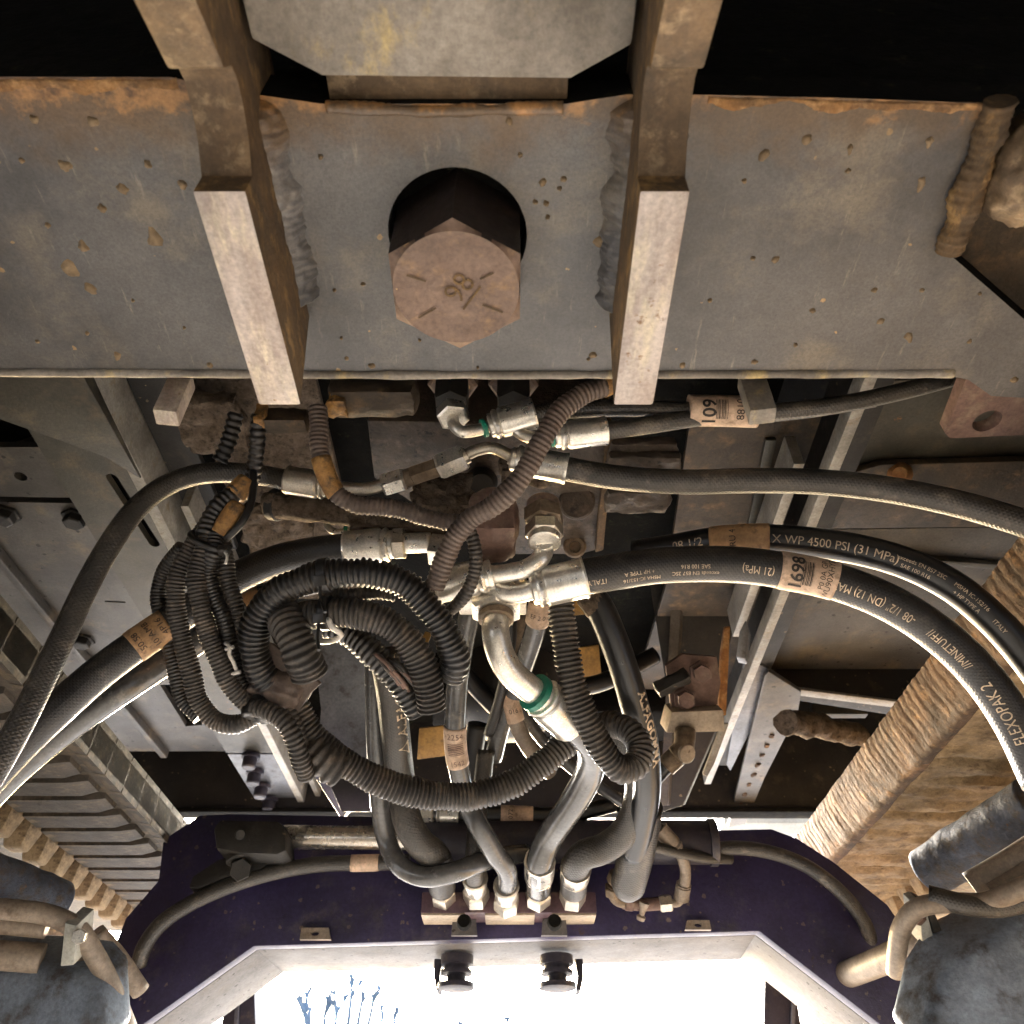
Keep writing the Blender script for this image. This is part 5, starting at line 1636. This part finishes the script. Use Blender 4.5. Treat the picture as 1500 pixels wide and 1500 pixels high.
root, pth = hose("rubber_boot", "thick blunt grey rubber boot beside the manifold", [(944, 1180, 0.535), (938, 1220, 0.545), (930, 1260, 0.556), (920, 1296, 0.566)], r, "rubber_dusty", "boot", part="sleeve")
link("rounded_end", lathe(P(922, 1290, 0.565), P(916, 1312, 0.572), [(0, 0.0125), (0.4, 0.0118), (0.75, 0.009), (1, 0.004)], 20), "rubber_dusty", root)
# slim line and tee at the right of the manifold
r = 0.0046
root, pth = hose("hydraulic_hose", "slim steel-ended hose curving down to the red tee",
                 [(745, 1005, 0.60), (770, 1050, 0.598), (800, 1090, 0.596), (845, 1130, 0.594), (890, 1160, 0.592), (930, 1186, 0.590), (962, 1212, 0.588), (985, 1232, 0.586)], r, "rubber_glossy", group=GH)
ferrule(root, P(994, 1246, 0.585), P(966, 1214, 0.588), 0.0062, "pipe_beige")
metal_pipe(root, [P(990, 1240, 0.585), P(1000, 1258, 0.585), P(1004, 1278, 0.586), P(1002, 1300, 0.588)], 0.0042, "pipe_beige", "bent_tube")
ferrule(root, P(1002, 1292, 0.588), P(998, 1316, 0.590), 0.0058, "pipe_beige")
metal_pipe(root, [P(998, 1314, 0.590), P(994, 1322, 0.590), P(980, 1323, 0.590)], 0.0030, "pipe_beige", "hook_tube")
tee = thing("tee_fitting", "small red tee fitting with a bleed screw on the violet plate", "fitting", P(940, 1326, 0.59))
metal_pipe(tee, [P(972, 1323, 0.59), P(940, 1325, 0.59), P(912, 1322, 0.59)], 0.0046, "primer_red", "run")
hexnut(tee, P(984, 1322, 0.589), P(966, 1324, 0.589), 0.0062, "zinc", phase=0.1)
hexnut(tee, P(928, 1324, 0.589), P(916, 1323, 0.589), 0.0058, "primer_red")
metal_pipe(tee, [P(916, 1322, 0.589), P(904, 1318, 0.589), P(898, 1308, 0.588), P(898, 1296, 0.586)], 0.0044, "zinc_dirty", "elbow")
collar(tee, P(898, 1310, 0.588), P(898, 1298, 0.586), 0.0066, "zinc_dirty", "nut", 6)
collar(tee, P(899, 1292, 0.585), P(904, 1280, 0.583), 0.0060, "zinc_dirty")
link("bleed_screw", lathe(P(944, 1322, 0.586), P(938, 1348, 0.584), [(0, 0.004), (0.4, 0.0026), (0.7, 0.0020), (0.8, 0.0036), (1, 0.0030)], 10), "pipe_beige", tee)

# two pale hoses behind the green-ringed elbow
r = 0.0060
root, pth = hose("hydraulic_hose", "pale slim hose with a tiny label bending behind the green-ringed elbow",
                 [(768, 905, 0.60), (757, 950, 0.59), (748, 990, 0.58), (750, 1030, 0.575), (760, 1068, 0.575), (778, 1100, 0.58), (806, 1132, 0.59)], r, "pipe_beige", group=GH)
lab = sleeve(root, pth, r, pth.s_at(748, 1014), pth.s_at(757, 1056))
letter(lab, pth, r + 0.0006, pth.s_at(752, 1040), "016", 0.0045, "ink", 0, across=True)
r = 0.0072
root, pth = hose("hydraulic_hose", "grey hose with a curled paper label right under the bright ferrule",
                 [(795, 862, 0.53), (790, 895, 0.535), (782, 930, 0.545), (772, 960, 0.555), (758, 1000, 0.57), (735, 1060, 0.59), (722, 1110, 0.60)], r, "rubber_glossy", group=GH)
lab = sleeve(root, pth, r + 0.0006, pth.s_at(793, 878), pth.s_at(787, 912))
letter(lab, pth, r + 0.0012, pth.s_at(790, 896), "EF 2 0", 0.0042, "ink", 0, across=True)
r = 0.0040
root, pth = hose("braided_cable", "thin braided cable hanging beside the big elbow", [(750, 905, 0.56), (748, 940, 0.56), (742, 980, 0.565), (730, 1030, 0.575), (716, 1075, 0.585)], r, "rubber", "cable", part="sheath")
# level hose behind, with label
r = 0.0060
root, pth = hose("hydraulic_hose", "level hose with a stained label crossing just above the cylinder",
                 [(600, 1188, 0.62), (660, 1191, 0.62), (740, 1192, 0.62), (800, 1194, 0.62), (850, 1190, 0.62), (900, 1178, 0.625)], r, "rubber_black", group=GH)
lab = sleeve(root, pth, r, pth.s_at(734, 1192), pth.s_at(780, 1193))
letter(lab, pth, r + 0.0006, pth.s_at(748, 1192), "072", 0.0048, "ink", 0, across=True)
hexnut(root, P(616, 1190, 0.62), P(636, 1191, 0.62), 0.0080, "zinc_bright")
ferrule(root, P(636, 1191, 0.62), P(672, 1192, 0.62), 0.0070, "zinc_bright")

# hoses lying along the arch
r = 0.0058
root, pth = hose("hydraulic_hose", "beige-lit hose curving along the arch to its left foot",
                 [(600, 1262, 0.615), (540, 1264, 0.615), (470, 1266, 0.613), (400, 1278, 0.608), (330, 1300, 0.602), (275, 1326, 0.597), (235, 1354, 0.593), (212, 1385, 0.590), (203, 1412, 0.590)], r, "rubber_dusty", group=GH)
lab = sleeve(root, pth, r, pth.s_at(556, 1263), pth.s_at(514, 1264))
r = 0.0052
root, pth = hose("hydraulic_hose", "brown-lit hose curving along the arch to its right foot",
                 [(1030, 1246, 0.60), (1080, 1242, 0.60), (1130, 1249, 0.598), (1180, 1268, 0.595), (1222, 1298, 0.590), (1252, 1330, 0.586), (1270, 1360, 0.584), (1274, 1385, 0.584), (1262, 1408, 0.585)], r, "rubber_dusty", group=GH)
root, pth = hose("hydraulic_hose", "bare shiny pipe along the cylinder's end near the red tee",
                 [(930, 1232, 0.575), (980, 1246, 0.58), (1030, 1256, 0.59), (1070, 1258, 0.60)], 0.004, "rubber_dusty", group=GH)

# ================================================================== bracket, elbow and rusty strip right of the hanging hoses
br = thing("valve_bracket", "red-brown bolted bracket with a pale foot, right of the hanging hoses", "bracket", P(1020, 1050, 0.64))
link("plate", prism([P(u, v, 0.66) for u, v in ((975, 975), (1000, 958), (1050, 962), (1056, 1000), (1048, 1045), (985, 1050))], FV * 0.006, 0.001), "primer_red", br)
link("foot", prism([P(u, v, 0.645) for u, v in ((984, 1043), (1060, 1040), (1062, 1072), (976, 1074))], FV * 0.03, 0.0015), "manifold_light", br)
for u, v in ((1003, 1024), (1026, 985)):
    link("bolt_head", lathe(P(u, v, 0.658), P(u + 3, v + 2, 0.646), [(0, 0.010), (0.3, 0.010), (0.32, 0.0075), (1, 0.007)], 6, flat=True), "primer_red", br)
link("lever", lumpy_box(P(985, 1000, 0.645), 0.030, 0.012, 0.010, 0.002, 90, 8, rot=Matrix.Rotation(-0.5, 3, FV), seed=2), "dark_steel", br)
ab = thing("angle_fitting", "dirty right-angle hose fitting under the red-brown bracket", "fitting", P(995, 1100, 0.64))
metal_pipe(ab, [P(1004, 1070, 0.645), P(1003, 1084, 0.640), P(1000, 1098, 0.636), P(990, 1108, 0.636)], 0.0085, "zinc_dirty", "elbow")
collar(ab, P(1003, 1103, 0.632), P(1008, 1105, 0.628), 0.0075, "manifold_light", "cap")
ferrule(ab, P(996, 1104, 0.636), P(976, 1122, 0.637), 0.0085, "zinc_dirty")
link("hose_tail", tube_mesh(path_px([(985, 1114, 0.637), (970, 1130, 0.638), (950, 1152, 0.64), (930, 1180, 0.65)]), 0.0060, step=0.004, segs=12), "rubber_black", ab)
rs = thing("rust_strip", "narrow rusty red strip beside the bright rail's blade", "strip", P(1060, 960, 0.70))
link("bar", prism([P(u, v, 0.70) for u, v in ((1052, 1050), (1056, 960), (1062, 920), (1070, 918), (1068, 960), (1064, 1048))], FV * 0.006, 0.001), "rust_orange", rs)
dd = thing("drop_strap", "thin pale steel strap dropping past the bracket foot", "strap", P(1040, 1110, 0.69))
link("bar", prism([P(u, v, 0.69) for u, v in ((1058, 1060), (1068, 1060), (1046, 1120), (1036, 1138), (1030, 1134))], FV * 0.004, 0.0006), "rail_light", dd)

# engine parts glimpsed above the hoses
for u, v, w, h_, t, lab in ((858, 888, 54, 30, 0.80, "small yellow engine panel just below the thick hose ferrule"), (862, 975, 40, 60, 0.80, "yellow engine panel corner left of the hanging black hose"),
                            (634, 1088, 46, 50, 0.80, "yellow engine panel left of the barcode label"), (702, 1000, 26, 36, 0.80, "tiny yellow patch behind the barcode-labelled hose")):
    ye = thing("engine_cowl", lab, "cowl", P(u, v, t), "yellow engine panels")
    link("sheet", prism([P(u - w / 2, v + h_ / 2, t), P(u + w / 2, v + h_ / 2 - 6, t), P(u + w / 2 - 5, v - h_ / 2, t), P(u - w / 2 + 3, v - h_ / 2 + 4, t)], FV * 0.004, 0.001), "yellow_paint", ye)
fi = thing("engine_sump", "dark rounded pan bottom behind the barcode-labelled hose", "pan", P(735, 1110, 0.72))
c = P(742, 1050, 0.76)
link("bowl", lathe(c + Vector((0, 0, 0.05)), c - Vector((0, 0, 0.018)), [(0, 0.055), (0.4, 0.055), (0.7, 0.050), (0.85, 0.040), (0.95, 0.025), (1, 0.008)], 32), "dark_steel", fi)
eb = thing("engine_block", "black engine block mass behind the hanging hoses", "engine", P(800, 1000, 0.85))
link("casting", lumpy_box(P(820, 1010, 0.95), 0.30, 0.08, 0.10, 0.01, 14, 14, seed=1.0, rounding=0.1), "black_shade_grime", eb)
for pts, lab in (([(650, 950, 0.72), (700, 1010, 0.72), (740, 1050, 0.71)], "dark engine hose slanting behind the slack conduits"), ([(820, 1010, 0.70), (880, 1000, 0.71), (960, 960, 0.73)], "dark engine hose rising behind the hanging ribbed conduit"),
                 ([(700, 1060, 0.64), (690, 1130, 0.64), (690, 1190, 0.64)], "dark upright hose beside the level labelled hose")):
    hose("engine_hose", lab, pts, 0.008, "rubber_black")
sp = thing("brown_web", "dull brown upright panel right of the hanging black hose", "panel", P(1000, 950, 0.75))
link("sheet", prism([P(u, v, 0.78) for u, v in ((950, 845), (1085, 850), (1062, 960), (1052, 1060), (1000, 1180), (968, 1190), (975, 1000))], Vector((0.004, 0.004, 0.003)), 0.0008), "dark_steel", sp)
link("rib", prism([P(u, v, 0.772) for u, v in ((985, 855), (1000, 855), (978, 1180), (966, 1180))], Vector((0.004, 0.006, 0.003)), 0.0008), "chassis_grey", sp)
pn = thing("lower_pan", "mottled grey pan behind the loop of the slim dark hose", "pan", P(520, 1170, 0.7))
link("sheet", prism([P(u, v, 0.70) for u, v in ((478, 1140), (560, 1130), (640, 1160), (640, 1190), (500, 1190))], Vector((0, 0.03, 0.02)), 0.002), "dark_steel", pn)
bs = thing("inner_web", "blue-grey inner panel between the taped junction and the lettered hose", "panel", P(500, 1010, 0.75))
link("sheet", prism([P(u, v, 0.76) for u, v in ((455, 900), (545, 930), (560, 1130), (500, 1200), (462, 1140), (470, 1040))], Vector((0, 0.012, 0.004)), 0.001), "steel_blue", bs)

# ================================================================== pipes to the travel motors, lower corners
for pts, rr, lab in (([(-60, 1328, 0.46), (20, 1333, 0.465), (70, 1340, 0.47), (112, 1360, 0.475), (138, 1398, 0.48), (160, 1440, 0.485), (180, 1490, 0.49), (206, 1560, 0.50)], 0.0058, "upper beige pipe bending down over the left clamp"),
                     ([(-60, 1350, 0.48), (10, 1352, 0.48), (70, 1358, 0.485)], 0.0066, "short beige pipe behind the left clamp's upper end"),
                     ([(-60, 1396, 0.47), (10, 1400, 0.475), (62, 1404, 0.48)], 0.0082, "thick straight beige pipe entering the left clamp"),
                     ([(105, 1412, 0.49), (140, 1420, 0.492), (150, 1428, 0.492)], 0.0080, "beige pipe end leaving the left clamp"),
                     ([(140, 1366, 0.535), (172, 1402, 0.54), (206, 1452, 0.545)], 0.0060, "worn shiny pipe end beside the arch's left foot")):
    hose("steel_pipe", lab, pts, rr, "pipe_beige", "pipe", "steel pipes by the left track frame", part="tube")
cp = thing("pipe_clamp", "pale blue-white clamp plate over the left pipes", "clamp", P(100, 1400, 0.465))
link("plate", prism([P(u, v, 0.466) for u, v in ((95, 1352), (112, 1356), (108, 1414), (88, 1416))], FV * 0.02, 0.0008), "cream_paint", cp)
collar(cp, P(115, 1372, 0.462), P(119, 1372, 0.468), 0.0042, "zinc_bright", "bolt_head", 6)
hosepipe = None
for pts, rr, lab in (([(1560, 1270, 0.44), (1500, 1300, 0.45), (1445, 1322, 0.458), (1390, 1322, 0.465), (1345, 1330, 0.47), (1322, 1356, 0.475), (1314, 1392, 0.48), (1312, 1425, 0.485)], 0.0056, "pale hooked pipe curling over the right clamp"),
                     ([(1560, 1215, 0.47), (1490, 1262, 0.475), (1425, 1300, 0.48)], 0.0090, "upper thick beige pipe beside the blue roller"),
                     ([(1560, 1250, 0.46), (1500, 1290, 0.465), (1458, 1312, 0.47)], 0.0085, "second thick beige pipe below the upper one at the right edge"),
                     ([(1560, 1285, 0.45), (1480, 1325, 0.455), (1420, 1326, 0.46), (1360, 1312, 0.47)], 0.0060, "dark hose tied along the right pipes"),
                     ([(1450, 1338, 0.49), (1400, 1362, 0.49), (1345, 1384, 0.50), (1290, 1408, 0.53), (1240, 1428, 0.57)], 0.0086, "thick beige pipe passing under the right clamp")):
    hose("steel_pipe", lab, pts, rr, "rubber_dusty" if "dark" in lab else "pipe_beige", "pipe", "steel pipes by the right track frame", part="tube")
cp = thing("pipe_clamp", "pale blue-white clamp plate over the right pipes", "clamp", P(1360, 1370, 0.475))
link("plate", prism([P(u, v, 0.476) for u, v in ((1346, 1332), (1356, 1328), (1369, 1378), (1352, 1386))], FV * 0.02, 0.0008), "cream_paint", cp)
link("side", prism([P(u, v, 0.477) for u, v in ((1357, 1328), (1368, 1334), (1384, 1372), (1370, 1378))], FV * 0.02, 0.0008), "dark_steel", cp)
collar(cp, P(1340, 1342, 0.472), P(1345, 1343, 0.478), 0.0050, "primer_red", "bolt_head", 6)
